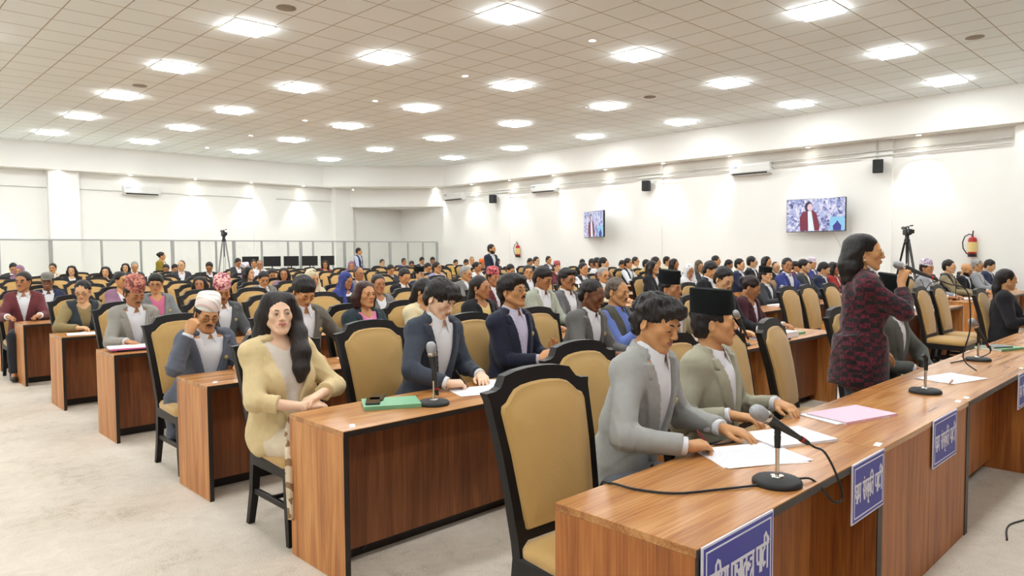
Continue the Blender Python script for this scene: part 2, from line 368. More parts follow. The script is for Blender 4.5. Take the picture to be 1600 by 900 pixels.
def tv(loc, rz, label, close):
    o = thing('television', label, 'television', loc, rz, 'wall televisions')
    W, H = .72, .405
    MB().box(-W, W, -.03, .03, -H, H, .01).obj('casing', M_BLACK, o)
    MB().box(-W + .012, W - .012, -.034, -.029, -H + .016, H - .012).obj('screen', M_CROWD, o)
    q = Matrix.Rotation(-rz, 3, 'Z') @ Vector((XR - loc[0] + .01, 0, 0))
    MB().tube([(0, .02, 0), q * .6 + Vector((0, .02, 0)), q], .03, 8).obj('wall_arm', M_BLACK, o)
    y = -.038
    def p(name, pts, c, dy=0): flat(pts, y - dy).obj(name, scr('screen_' + name, c), o)
    s = 1 if close else .8
    cx = -.14
    p('picture_jacket', [(cx - .22, -.38), (cx - .24, -.05), (cx - .17, .07), (cx - .06, .12), (cx + .08, .12), (cx + .17, .05), (cx + .25, -.25), (cx + .24, -.38)], rgb(122, 32, 58) if close else rgb(70, 66, 110))
    p('picture_shirt', [(cx - .02, -.38), (cx - .04, .10), (cx + .05, .10), (cx + .13, -.38)], rgb(226, 240, 250), .003)
    p('picture_hair', circ(cx - .02, .20, .10, .13), rgb(44, 34, 66), .002)
    p('picture_face', circ(cx + .015, .19, .065, .09), rgb(232, 196, 204), .005)
    p('picture_panel', [(.36, -.385), (.36, -.06), (.70, -.06), (.70, -.385)], rgb(140, 200, 232), .003)
    p('picture_signer', [(.44, -.385), (.43, -.27), (.5, -.2), (.53, -.14), (.57, -.2), (.63, -.27), (.62, -.385)], rgb(52, 48, 140), .005)
    return o
tv((XR - .3, 7.42, 2.40), math.radians(-90), 'large wall television nearest the camera showing a speaker in red jacket', True)
tv((XR - .42, 14.25, 2.39), math.radians(-116), 'wall television farther down the right wall, turned away slightly', False)
tag(MB().tube([(XR - .05, 7.1, 2.0), (XR - .03, 6.95, 1.7), (XR - .03, 6.85, 1.45), (XR - .03, 6.75, 1.75), (XR - .05, 6.65, 2.05)], .008, 6).obj('television_cable', M_PIPE), 'grey cable hanging in a loop below the nearest television', 'cable')
# ---- fire extinguishers
M_LABEL = mat('yellow_paper_label', rgb(226, 200, 130), .6)
def extinguisher(loc, rz, label):
    o = thing('fire_extinguisher', label, 'fire extinguisher', loc, rz)
    MB().lathe([(.02, -.24), (.075, -.235), (.082, -.22), (.082, .12), (.07, .165), (.03, .185), (.03, .2)], 22).obj('cylinder', M_RED, o, (0, -.1, 0))
    MB().lathe([(.0835, -.13), (.0835, .08)], 22).obj('label_band', M_LABEL, o, (0, -.1, 0))
    MB().lathe([(.084, -.235), (.084, -.17)], 22).obj('base_band', M_BLACK, o, (0, -.1, 0))
    MB().tube([(0, -.1, .2), (0, -.1, .25), (0.01, -.13, .27), (0.03, -.2, .31)], .014, 8).obj('lever', M_BLACK, o)
    MB().tube([(0, -.1, .22), (-.06, -.11, .25), (-.14, -.12, .2), (-.18, -.12, .08), (-.17, -.12, -.05), (-.1, -.13, -.16), (-.03, -.18, -.2)], .012, 8).obj('hose', M_BLACK, o)
    MB().box(-.03, .03, -.025, 0, -.02, .06, .004).obj('bracket', M_BLACK, o)
extinguisher((XR, 4.15, 1.62), -R90, 'red fire extinguisher on the right wall beside the camera tripod')
extinguisher((XR, 17.97, 1.6), -R90, 'red fire extinguisher at the far end of the right wall')
# ---- glass partition along the back
def glass_mat():
    m = bpy.data.materials.new('partition_glass'); m.use_nodes = True; t = m.node_tree
    for n in list(t.nodes): t.nodes.remove(n)
    out = nd(t, 'ShaderNodeOutputMaterial'); tr = nd(t, 'ShaderNodeBsdfTransparent'); gl = nd(t, 'ShaderNodeBsdfGlossy'); mx = nd(t, 'ShaderNodeMixShader'); fz = nd(t, 'ShaderNodeMath', operation='MULTIPLY_ADD'); lw = nd(t, 'ShaderNodeLayerWeight', Blend=.35); pw = nd(t, 'ShaderNodeMath', operation='POWER'); pw.inputs[1].default_value = 2.2; fz.inputs[1].default_value = .62; fz.inputs[2].default_value = .03; t.links.new(lw.outputs['Facing'], pw.inputs[0]); t.links.new(pw.outputs[0], fz.inputs[0])
    tr.inputs[0].default_value = (.96, .97, .96, 1); gl.inputs['Roughness'].default_value = .02
    t.links.new(fz.outputs[0], mx.inputs[0]); t.links.new(tr.outputs[0], mx.inputs[1]); t.links.new(gl.outputs[0], mx.inputs[2]); t.links.new(mx.outputs[0], out.inputs[0])
    return m
PY = 22.0
gp = thing('glass_partition', 'long glazed aluminium partition standing in front of the back wall', 'partition', (0, PY, 0))
M_GL = glass_mat()
xs_p = [-1.2, 1.2, 3.3, 4.55, 5.05, 6.0, 7.2, 8.25, 9.35, 9.75, 10.2, 11.3, 11.75, 12.25, 13.15, 13.55, 14.15, 14.95, 15.75, 16.5, 17.28]
xs_p = [-1.2, 1.2, 3.3, 4.42, 5.62, 6.62, 7.48, 8.25, 8.75, 9.3, 10.2, 11.1, 11.55, 12.0, 12.75, 13.2, 13.6, 14.2, 15.1, 15.9, 16.6, 17.28]
for i, x in enumerate(xs_p):
    w = .05 if i % 3 else .09
    MB().box(x - w / 2, x + w / 2, -.03, .03, 0, 1.93, .004).obj('post', M_ALU, gp)
MB().box(xs_p[0], xs_p[-1], -.03, .03, 1.93, 1.97, .004).obj('top_rail', M_ALU, gp)
MB().box(xs_p[0], xs_p[-1], -.03, .03, .0, .06, .004).obj('bottom_rail', M_ALU, gp)
for a, b in zip(xs_p[:-1], xs_p[1:]):
    MB().box(a + .03, b - .03, -.004, .004, .06, 1.93).obj('pane', M_GL, gp)

# ------------------------------------------------------------------ furniture prototypes (shared meshes)
def offset_rings(outline, steps):
    """outline: list of (x,z); steps: list of (inset, y). Insets along averaged edge normals."""
    n = len(outline); P = [Vector((x, z)) for x, z in outline]; N = []
    for i in range(n):
        a = (P[i] - P[i - 1]).normalized(); b = (P[(i + 1) % n] - P[i]).normalized()
        na = Vector((-a.y, a.x)); nb = Vector((-b.y, b.x)); t = na + nb
        t = t / max(.35, (t.dot(t)) / 2) if t.length > 1e-6 else na
        N.append(t)
    return [[(P[i].x + N[i].x * d, y, P[i].y + N[i].y * d) for i in range(n)] for d, y in steps]
def back_y(z):            # lean and curve of the chair back
    return .185 + max(0, z - .42) * .16 + max(0, z - .75) * .10
def sheared(rr): return [[(x, y + back_y(z), z) for x, y, z in r] for r in rr]
def sym(half):            # half outline from the bottom centre outwards (x>0) to the top centre -> closed ccw loop
    return half + [(-x, z) for x, z in reversed(half) if x > 1e-6]
def build_chair_meshes():
    m = {}
    # backrest frame: outer outline with ears and camel top, inner opening follows the cushion
    outer = sym([(0, .485), (.230, .485), (.238, .62), (.253, .80), (.270, 1.000), (.280, 1.030), (.234, 1.034), (.208, 1.044), (.193, 1.062), (.178, 1.084), (.115, 1.097), (.052, 1.103), (0, 1.104)])
    inner = sym([(0, .528), (.180, .528), (.188, .62), (.204, .80), (.213, .88), (.219, .955), (.212, .972), (.189, .982), (.168, 1.004), (.141, 1.026), (.105, 1.038), (.052, 1.044), (0, 1.046)])
    n = len(outer); mb = MB()
    def lay(o, y): return [(x, y + back_y(z), z) for x, z in o]
    oF, oB = lay([(x * .985, z) for x, z in outer], -.02), lay(outer, .02)
    iF, iB = lay(inner, -.02), lay(inner, .02)
    v = oF + iF + oB + iB; f = []
    for k in range(n):
        j = (k + 1) % n
        f += [(k, j, n + j, n + k), (2 * n + j, 2 * n + k, 3 * n + k, 3 * n + j), (j, k, 2 * n + k, 2 * n + j), (n + k, n + j, 3 * n + j, 3 * n + k)]
    mb.add(v, f); m['backrest_frame'] = mb.mesh('backrest_frame', M_CHAIR)
    cush = sym([(0, .521), (.174, .521), (.186, .529), (.194, .62), (.210, .80), (.225, .955), (.218, .977), (.193, .988), (.172, 1.009), (.144, 1.031), (.105, 1.043), (.052, 1.049), (0, 1.051)])
    def scaled(s_, y): return [(x * s_, y, .80 + (z - .80) * s_) for x, z in cush]
    rr = sheared(offset_rings(cush, [(.012, .012), (0.0, .004), (0.0, -.022), (.008, -.033), (.013, -.032)]) + [scaled(.86, -.042), scaled(.68, -.050), scaled(.45, -.054), scaled(.2, -.055), scaled(.04, -.055)])
    m['backrest_cushion'] = MB().rings(rr).mesh('backrest_cushion', M_TAN)
    # posts: rear legs, from the floor up to the backrest
    def post(sx):
        rr = []
        for z, y, w in ((0, .275, .036), (.2, .215, .042), (.42, .185, .046), (.56, .185 + .022, .044)):
            x = sx * (.205 + .0 * z); h = w / 2
            rr.append([(x - h, y - h, z), (x + h, y - h, z), (x + h, y + h, z), (x - h, y + h, z)])
        return MB().rings(rr, False).mesh('rear_leg', M_CHAIR)
    def front(sx):
        rr = []
        for z, w in ((0, .034), (.15, .042), (.43, .05)):
            x = sx * .205; h = w / 2
            rr.append([(x - h, -.215 - h, z), (x + h, -.215 - h, z), (x + h, -.215 + h, z), (x - h, -.215 + h, z)])
        return MB().rings(rr, False).mesh('front_leg', M_CHAIR)
    m['leg'] = [post(-1), post(1), front(-1), front(1)]
    mb = MB()
    for a in ((-.23, .23, -.24, -.205), (-.2, .2, .17, .2), (-.23, -.195, -.22, .19), (.195, .23, -.22, .19)): mb.box(*a, .365, .432, .006)
    m['seat_rail'] = mb.mesh('seat_rail', M_CHAIR)
    # seat cushion, wider in front
    def rrect(wf, wb, y0, y1, z, r=.05):
        pts = []
        for cx, cy, w, a0 in ((wf - r, y0 + r, wf, -90), (wb - r, y1 - r, wb, 0), (-(wb - r), y1 - r, wb, 90), (-(wf - r), y0 + r, wf, 180)):
            for q in range(5):
                t = math.radians(a0 + q * 22.5); pts.append((cx + r * math.cos(t), cy + r * math.sin(t), z))
        return pts
    rr = [rrect(.235, .215, -.245, .185, .425), rrect(.25, .225, -.262, .185, .437), rrect(.252, .226, -.264, .185, .462), rrect(.242, .215, -.252, .178, .482), rrect(.19, .17, -.2, .14, .497, .05), rrect(.10, .09, -.11, .06, .503, .03)]
    m['seat_cushion'] = MB().rings(rr).mesh('seat_cushion', M_TAN)
    m['side_stretcher'] = [MB().box(s * .205 - .012, s * .205 + .012, -.2, .225, .19, .225, .004).mesh('stretcher', M_CHAIR) for s in (-1, 1)]
    m['cross_stretcher'] = MB().box(-.2, .2, -.01, .014, .2, .222, .004).mesh('stretcher', M_CHAIR)
    return m
CH = build_chair_meshes()
def chair(x, y, rz, label, group, full=True):
    o = thing('conference_chair', label, 'chair', (x, y, 0), rz, group)
    link('backrest_frame', CH['backrest_frame'], o); link('backrest_cushion', CH['backrest_cushion'], o); link('seat_cushion', CH['seat_cushion'], o)
    link('seat_rail', CH['seat_rail'], o)
    for l in CH['leg']: link('leg', l, o)
    if full:
        for l in CH['side_stretcher']: link('stretcher', l, o)
        link('stretcher', CH['cross_stretcher'], o)
    return o

DW, DD, DH = 1.42, .53, .735      # desk length, depth, height
M_STICK = mat('white_sticker', rgb(236, 232, 224), .6)
_desk_cache = {}
def desk_meshes(w, flush, up):
    key = (round(w, 3), flush, up.name)
    if key in _desk_cache: return _desk_cache[key]
    m = {}
    t = .026
    m['desk_top'] = MB().box(0, w, 0, DD, DH - t, DH, .0015).mesh('desk_top', WOOD_TOP)
    m['end_panel'] = [MB().box(x, x + t, .004, DD, 0, DH - t, .001).mesh('end_panel', up) for x in (0, w - t)]
    m['end_edge'] = [MB().box(x - .0005, x + t + .0005, .0, .0045, 0, DH - t).mesh('edge_band', M_EDGE) for x in (0, w - t)]
    yp = .004 if flush else .20
    m['modesty_panel'] = MB().box(t, w - t, yp, yp + .018, .0 if flush else .075, DH - t, .001).mesh('modesty_panel', up if up is not WOOD_UP else WOOD_SHADED)
    m['shelf'] = MB().box(t, w - t, max(.24, yp + .018), DD - .04, .52, .538).mesh('shelf', WOOD_TOP)
    m['edge_band'] = MB().box(-.0005, w + .0005, -.002, .002, DH - t - .004, DH - .004 if not flush else DH - .010).mesh('edge_band', M_EDGE)
    m['toe_rail'] = MB().box(t, w - t, .27, .30, .0, .075).mesh('toe_rail', M_EDGE)
    _desk_cache[key] = m
    return m
def desk(x, y, w, label, group, flush=False, up=None):
    o = thing('conference_desk', label, 'desk', (x, y, 0), 0, group)
    m = desk_meshes(w, flush, up or WOOD_UP)
    link('desk_top', m['desk_top'], o)
    for a in m['end_panel']: link('end_panel', a, o)
    for a in m['end_edge']: link('edge_band', a, o)
    for k in ('modesty_panel', 'shelf', 'toe_rail'): link(k, m[k], o)
    if not flush: link('edge_band', m['edge_band'], o)
    return o
def sticker(x, y, rz, label):
    tag(MB().box(-.032, .032, -.013, .013, 0, .0012, .0005).obj('sticker', M_STICK, None, (x, y, DH + .0003), (0, 0, rz)), label, 'sticker', 'white stickers on desk corners')

# ------------------------------------------------------------------ lettering drawn as brush strokes (x right, z up; headline at 1)
def arc(cx, cz, rx, rz, a0, a1, n=8): return [(cx + rx * math.cos(math.radians(a0 + (a1 - a0) * i / n)), cz + rz * math.sin(math.radians(a0 + (a1 - a0) * i / n))) for i in range(n + 1)]
V5 = [(.5, 1), (.5, 0)]
PA = [[(.02, 1), (.02, .55), (.1, .38), (.28, .34), (.5, .4)], V5]
GL = {
 'ra': (.62, [[(.1, 1), (.32, .92), (.36, .72), (.24, .56), (.06, .52)], [(.18, .54), (.46, .0)]]),
 'aa': (.2, [[(.06, 1), (.06, 0)]]),
 'shtri': (1.15, [[(.06, 0), (.06, 1)], [(.06, 1), (.1, 1.3), (.32, 1.45), (.6, 1.36), (.74, 1.0)],
                  [(.2, 1), (.2, .62), (.28, .46), (.5, .5)], [(.2, .95), (.5, .55)], [(.5, 1), (.5, .42)],
                  [(.86, 1), (.86, .86), (.66, .72), (.62, .42), (.78, .2), (1.0, .28)], [(.62, -.08), (.8, .08), (1.0, -.08)]]),
 'ya': (.66, [[(.05, .98), (.2, .86), (.16, .68), (.04, .6)], [(.06, .6), (.08, .42), (.26, .34), (.5, .44)], V5]),
 'pra': (.66, PA + [[(.5, .3), (.2, .02)]]),
 'pa': (.66, PA),
 'ja': (.76, [[(.6, 1), (.6, 0)], [(.6, .58), (.26, .58)], [(.26, .58), (.04, .62), (.08, .82)], [(.26, .58), (.42, .4), (.34, .16), (.1, .2)]]),
 'ta': (.66, [V5, [(.5, .72), (.24, .7), (.06, .5), (.1, .24), (.22, .12)]]),
 'ntra': (1.0, [arc(.12, .52, .1, .12, 0, 360, 10), [(.22, .52), (.42, .52)], [(.84, 1), (.84, 0)], [(.42, .76), (.84, .76)], [(.84, .42), (.58, .26), (.42, .02)]]),
 'rtii': (1.02, [[(.34, 1), (.34, .86), (.1, .74), (.04, .42), (.2, .16), (.42, .24)], [(.78, 0), (.78, 1)], [(.78, 1), (.76, 1.26), (.56, 1.44), (.34, 1.34), (.34, 1.02)], [(.8, 1.05), (.92, 1.2), (1.02, 1.08)]]),
 'shra': (.72, [[(.28, 1), (.08, .9), (.08, .72), (.28, .66), (.06, .5), (.18, .32), (.34, .4)], [(.56, 1), (.56, 0)], [(.56, .42), (.26, .04)]]),
 'ma': (.66, [V5, [(.12, 1), (.12, .36)], arc(.06, .34, .07, .08, 0, 360, 8), [(.12, .38), (.5, .38)]]),
 'sam': (.72, [[(.06, 1), (.26, .9), (.26, .7), (.1, .58)], [(.12, .56), (.38, .02)], [(.2, .5), (.56, .5)], [(.56, 1), (.56, 0)], [(.34, 1.2), (.36, 1.24)]]),
 'skri': (1.12, [[(.06, 1), (.24, .9), (.24, .72), (.1, .58)], [(.12, .56), (.34, .06)], [(.18, .52), (.5, .52)], [(.72, 1), (.72, 0)], [(.72, .6), (.56, .72), (.44, .52), (.56, .32), (.72, .46)], [(.72, .62), (.92, .7), (1.02, .5), (.94, .3)], [(.72, 0), (.6, -.16), (.66, -.3), (.86, -.3)]]),
 'ti': (.9, [[(.06, 0), (.06, 1)], [(.06, 1), (.1, 1.28), (.32, 1.42), (.58, 1.32), (.74, 1.0)], [(.74, 1), (.74, 0)], [(.74, .72), (.46, .7), (.28, .5), (.32, .24), (.44, .12)]]),
}
def lettering(words, width, height, th=.058):
    """returns one mesh of flat strokes in the XZ plane centred on the origin, facing -Y"""
    mb = MB(); x = 0.0; segs = []
    for w in words:
        x0 = x
        for g in w:
            adv, st = GL[g]
            for s in st: segs.append([(px + x, pz) for px, pz in s])
            x += adv
        segs.append([(x0 - .04, 1.0), (x - .04, 1.0)])
        x += .42
    x -= .42
    sx = width / x; sz = height / 1.0
    cnt_ = [0]
    def flatstroke(P, t, y):
        for (a, b) in zip(P[:-1], P[1:]):
            a = Vector(a); b = Vector(b); d = b - a
            if d.length < 1e-6: continue
            d.normalize(); nrm = Vector((-d.y, d.x)) * t; e = d * t * .7
            q = [a - e - nrm, b + e - nrm, b + e + nrm, a - e + nrm]
            cnt_[0] += 1; yy = -.0006 - .000012 * (cnt_[0] % 80)
            mb.add([(p.x, yy, p.y) for p in q], [(0, 1, 2, 3)])
    for i, s in enumerate(segs):
        P = [((px - x / 2) * sx, (pz - .5) * sz) for px, pz in s]
        flatstroke(P, th * sz, -.0012 - .00002 * (i % 9))
    return mb
M_SIGN = mat('sign_blue', rgb(54, 58, 160), .45)
M_SIGNW = mat('sign_white', rgb(228, 226, 238), .5)
PARTY = ['pa', 'aa', 'rtii']
def name_sign(x0, x1, y, words, label, h=.255, ztop=DH + .002):
    w = x1 - x0
    o = thing('party_sign', label, 'sign', ((x0 + x1) / 2, y, ztop - h / 2), 0, 'blue party name signs')
    W, Hh = w / 2, h / 2
    MB().box(-W, W, -.006, 0, -Hh, Hh, .001).obj('board', M_SIGNW, o)
    MB().box(-W + .007, W - .007, -.0066, -.005, -Hh + .007, Hh - .007).obj('panel', M_SIGN, o)
    b = MB(); i, t = .018, .005
    for a in ((-W + i, W - i, -Hh + i, -Hh + i + t), (-W + i, W - i, Hh - i - t, Hh - i), (-W + i, -W + i + t, -Hh + i + t, Hh - i - t), (W - i - t, W - i, -Hh + i + t, Hh - i - t)):
        b.box(a[0], a[1], -.0076, -.0064, a[2], a[3])
    b.obj('border_line', M_SIGNW, o)
    l = lettering(words, w * .84, h * .30, .07).obj('lettering', M_SIGNW, o, (0, -.0066, -.005))
    return o

# ------------------------------------------------------------------ small things
def rot_to(d):  # matrix whose z axis is d
    return Vector((0, 0, 1)).rotation_difference(Vector(d).normalized()).to_matrix().to_4x4()
def mic_parts(o, base, d, grille=M_GRILLE):
    """handheld microphone along direction d (from the cable end to the head), base = cable end, in o's space"""
    M = Matrix.Translation(base) @ rot_to(d)
    MB().lathe([(.009, 0), (.010, .02), (.012, .05), (.0145, .10), (.0205, .165), (.022, .172)], 20, M).obj('handle', mat('dark_grey_metal', rgb(58, 60, 62), .42, metal=.3), o)
    MB().lathe([(.0225, .172), (.0255, .178), (.0255, .186), (.024, .19)], 20, M).obj('collar', M_CHROME, o)
    MB().lathe([(.0235, .189), (.027, .205), (.0275, .22), (.024, .236), (.015, .247), (.002, .250)], 20, M).obj('head_grille', grille, o)
    MB().lathe([(.0085, -.045), (.010, -.03), (.0105, -.001)], 14, M).obj('plug', M_BLACK, o)
    MB().lathe([(.0112, -.016), (.0112, -.004)], 14, M).obj('plug_ring', M_RED, o)
def stand_parts(o, h=.20):
    MB().lathe([(.083, 0), (.085, .004), (.084, .014), (.075, .022), (.03, .027), (.001, .0275)], 32).obj('stand_base', M_BLACKM, o)
    MB().lathe([(.022, .026), (.024, .028), (.022, .032), (.012, .034)], 20).obj('washer', M_CHROME, o)
    MB().tube([(0, 0, .03), (0, 0, h - .065)], .0075, 14).obj('stem', M_CHROME, o)
    MB().tube([(0, 0, h - .07), (0, 0, h - .03), (0, 0, h - .012)], [.0105, .012, .008], 14).obj('swivel', M_BLACK, o)
def smooth_path(P, n=6):
    P = [Vector(p) for p in P]; out = []
    for i in range(len(P) - 1):
        a, b, c, d = P[max(i - 1, 0)], P[i], P[i + 1], P[min(i + 2, len(P) - 1)]
        for k in range(n):
            t = k / n; out.append(.5 * ((2 * b) + (-a + c) * t + (2 * a - 5 * b + 4 * c - d) * t * t + (-a + 3 * b - 3 * c + d) * t ** 3))
    out.append(P[-1]); return out
def desk_mic(x, y, d, label, cable=None, h=.20, mic=True, z=DH):
    o = thing('desk_microphone' if mic else 'microphone_stand', label, 'microphone' if mic else 'microphone stand', (x, y, z), 0, 'desk microphones')
    stand_parts(o, h)
    d = Vector(d).normalized(); cl = Vector((0, 0, h))
    MB().tube([cl + Vector((0, 0, -.02)), cl, cl + d * .03], .012, 12).obj('clip', M_BLACK, o)
    if mic:
        base = cl - d * .118 + Vector((0, 0, .012))
        mic_parts(o, base, d)
        if cable:
            e = base - d * .05
            MB().tube(smooth_path([e - d * .0, e - d * .03] + [Vector(p) for p in cable]), .0042, 8).obj('cable', M_BLACK, o)
    return o
def gooseneck(x, y, rz, label, s=1.0):
    o = thing('gooseneck_microphone', label, 'microphone', (x, y, DH), rz, 'gooseneck microphones')
    MB().box(-.05, .05, -.06, .06, 0, .03, .008).obj('stand_base', M_BLACKM, o)
    P = smooth_path([(0, 0, .03), (0, 0, .12 * s), (0, .02, .24 * s), (0, .09, .33 * s), (0, .17, .36 * s)])
    MB().tube(P, .006, 8).obj('neck', M_BLACK, o)
    MB().tube([(0, .17, .36 * s), (0, .20, .366 * s), (0, .235, .37 * s)], [.009, .012, .010], 10).obj('capsule', M_BLACK, o)
def sheet(x, y, rz, label, w=.21, h=.297, z=DH, m=None, name='paper_sheet', cat='paper', curl=.004, t=.0006, lines=True):
    nx, ny = 4, 6; v = []
    for j in range(ny + 1):
        for i in range(nx + 1):
            u, q = i / nx - .5, j / ny - .5
            v.append((u * w, q * h, .0008 + t + curl * (abs(u) * 2) ** 3 * (1 if u > 0 else .4) + curl * .5 * max(0, q) ** 2))
    f = [(j * (nx + 1) + i, j * (nx + 1) + i + 1, (j + 1) * (nx + 1) + i + 1, (j + 1) * (nx + 1) + i) for j in range(ny) for i in range(nx)]
    n = len(v); v2 = [(a, b, max(.0004, c - t)) for a, b, c in v]
    per = [i for i in range(nx + 1)] + [(j + 1) * (nx + 1) - 1 for j in range(1, ny + 1)] + [ny * (nx + 1) + i for i in range(nx - 1, -1, -1)] + [j * (nx + 1) for j in range(ny - 1, 0, -1)]
    f2 = [tuple(n + k for k in reversed(q)) for q in f] + [(per[k], n + per[k], n + per[(k + 1) % len(per)], per[(k + 1) % len(per)]) for k in range(len(per))]
    o = MB().add(v + v2, f + f2, True).obj(name, m or M_PRINT, None, (x, y, z), (0, 0, rz))
    return tag(o, label, cat)
def print_mat():
    m = bpy.data.materials.new('printed_paper'); m.use_nodes = True; t = m.node_tree; b = t.nodes['Principled BSDF']
    tc = nd(t, 'ShaderNodeTexCoord'); sep = nd(t, 'ShaderNodeSeparateXYZ'); t.links.new(tc.outputs['Object'], sep.inputs[0])
    a = nd(t, 'ShaderNodeMath', operation='MULTIPLY'); t.links.new(sep.outputs[1], a.inputs[0]); a.inputs[1].default_value = 85
    fr_ = nd(t, 'ShaderNodeMath', operation='FRACT'); t.links.new(a.outputs[0], fr_.inputs[0])
    gt = nd(t, 'ShaderNodeMath', operation='GREATER_THAN'); t.links.new(fr_.outputs[0], gt.inputs[0]); gt.inputs[1].default_value = .62
    mp = nd(t, 'ShaderNodeMapping'); mp.inputs['Scale'].default_value = (160, 85, 1); t.links.new(tc.outputs['Object'], mp.inputs[0])
    n = nd(t, 'ShaderNodeTexNoise', Scale=1.0, Detail=1.0); t.links.new(mp.outputs[0], n.inputs['Vector'])
    g2 = nd(t, 'ShaderNodeMath', operation='GREATER_THAN'); t.links.new(n.outputs['Fac'], g2.inputs[0]); g2.inputs[1].default_value = .45
    ax = nd(t, 'ShaderNodeMath', operation='ABSOLUTE'); t.links.new(sep.outputs[0], ax.inputs[0])
    lt = nd(t, 'ShaderNodeMath', operation='LESS_THAN'); t.links.new(ax.outputs[0], lt.inputs[0]); lt.inputs[1].default_value = .085
    m1 = nd(t, 'ShaderNodeMath', operation='MULTIPLY'); m2 = nd(t, 'ShaderNodeMath', operation='MULTIPLY')
    t.links.new(gt.outputs[0], m1.inputs[0]); t.links.new(g2.outputs[0], m1.inputs[1]); t.links.new(m1.outputs[0], m2.inputs[0]); t.links.new(lt.outputs[0], m2.inputs[1])
    mx = nd(t, 'ShaderNodeMix', data_type='RGBA'); t.links.new(m2.outputs[0], mx.inputs['Factor'])
    mx.inputs['A'].default_value = (*rgb(240, 238, 242), 1); mx.inputs['B'].default_value = (*rgb(198, 194, 200), 1)
    t.links.new(mx.outputs['Result'], b.inputs['Base Color']); b.inputs['Roughness'].default_value = .8
    return m
M_PRINT = print_mat()
def booklet(x, y, rz, label, w=.21, h=.297, t=.012, cover=M_GREEN, name='booklet', cat='booklet', z=DH):
    o = thing(name, label, cat, (x, y, z + .0005), rz)
    MB().box(-w / 2 + .003, w / 2 - .003, -h / 2 + .003, h / 2 - .003, .0015, t - .0015).obj('pages', M_PAPER, o)
    mb = MB(); mb.box(-w / 2, w / 2, -h / 2, h / 2, 0, .0016); mb.box(-w / 2, w / 2, -h / 2, h / 2, t - .0016, t); mb.box(-w / 2 - .0015, -w / 2, -h / 2, h / 2, 0, t)
    mb.obj('cover', cover, o)
    return o
def phone(x, y, rz, label, z):
    o = thing('mobile_phone', label, 'phone', (x, y, z), rz)
    MB().box(-.038, .038, -.08, .08, 0, .009, .003).obj('body', M_BLACK, o)
    MB().box(-.035, .035, -.076, .076, .0088, .0096).obj('screen', mat('dark_glass', rgb(18, 20, 26), .08), o)
    return o
def pen(x, y, rz, label, z=DH, c=M_BLACK, tilt=0):
    o = thing('pen', label, 'pen', (x, y, z + .006), rz)
    MB().tube([(-.07, 0, 0), (-.055, 0, 0), (.06, 0, 0), (.072, 0, 0)], [.001, .0045, .0045, .003], 10).obj('barrel', c, o)
    MB().tube([(.02, 0, .005), (.06, 0, .0055)], .0015, 6).obj('clip', M_CHROME, o)
    return o
def tripod_camera(x, y, ztop, rz, label, spread=.42, colm=M_BLACK):
    o = thing('camera_tripod', label + ', legs spread on the floor', 'tripod', (x, y, 0), rz)
    zt = ztop - .42
    for k in range(3):
        t = 2 * PI * k / 3 + .4; l = MB()
        a = Vector((.05 * math.cos(t), .05 * math.sin(t), zt)); b = Vector((spread * math.cos(t), spread * math.sin(t), .02)); md = a.lerp(b, .5)
        sd = Vector((-math.sin(t), math.cos(t), 0)) * .022
        l.tube([a + sd, md + sd], .012, 8); l.tube([a - sd, md - sd], .012, 8); l.tube([a.lerp(b, .46), b], .013, 8)
        l.box(-.03, .03, -.02, .02, -.03, .03, .006, Matrix.Translation(md))
        l.obj('leg', M_ALU if colm is None else colm, o)
        MB().tube([md * 1.0, Vector((0, 0, md.z - .05))], .008, 6).obj('spreader', M_BLACK, o)
        MB().lathe([(.02, 0), (.025, .01), (.018, .03)], 10, Matrix.Translation((b.x, b.y, 0))).obj('foot', M_BLACK, o)
    MB().tube([(0, 0, zt - .45), (0, 0, zt + .05)], .02, 10).obj('centre_column', M_BLACK, o)
    MB().tube([(0, 0, zt), (0, 0, zt + .05), (0, 0, zt + .1), (0, 0, zt + .16)], [.06, .06, .04, .045], 12).obj('fluid_head', M_BLACK, o)
    MB().tube([(0, .03, zt + .1), (.05, .28, zt + .0), (.06, .36, zt - .03)], [.009, .009, .014], 8).obj('pan_handle', M_BLACK, o)
    c = thing('video_camera', 'black video camera mounted on the ' + label, 'video camera', (x, y, zt + .16), rz)
    MB().box(-.06, .06, -.16, .16, .0, .13, .02).obj('body', M_BLACKM, c)
    MB().tube([(0, -.15, .07), (0, -.22, .07), (0, -.30, .07)], [.045, .045, .055], 16).obj('lens', M_BLACK, c)
    MB().box(-.055, .055, -.36, -.29, .03, .11, .006).obj('lens_hood', M_BLACK, c)
    MB().tube([(0, -.12, .12), (0, -.1, .18), (0, .08, .18), (0, .1, .12)], .015, 8).obj('handle', M_BLACK, c)
    MB().tube([(-.02, .05, .15), (-.03, .16, .17), (-.03, .26, .16)], [.02, .022, .035], 12).obj('viewfinder', M_BLACK, c)
    MB().tube([(.05, -.22, .2), (.05, -.02, .2)], .014, 10).obj('shotgun_microphone', M_BLACKM, c)
    return o
def monitor(x, y, z, rz, label):
    o = thing('computer_monitor', label, 'monitor', (x, y, z), rz, 'monitors on the counter in front of the glass partition')
    MB().box(-.27, .27, -.02, .02, .10, .42, .006).obj('casing', M_BLACK, o)
    MB().box(-.26, .26, .019, .022, .115, .41).obj('screen', mat('monitor_back', rgb(40, 44, 52), .4), o)
    MB().tube([(0, 0, .012), (0, 0, .2)], .02, 8).obj('neck', M_BLACK, o)
    MB().lathe([(.10, 0), (.10, .008), (.02, .014)], 18).obj('foot', M_BLACK, o)

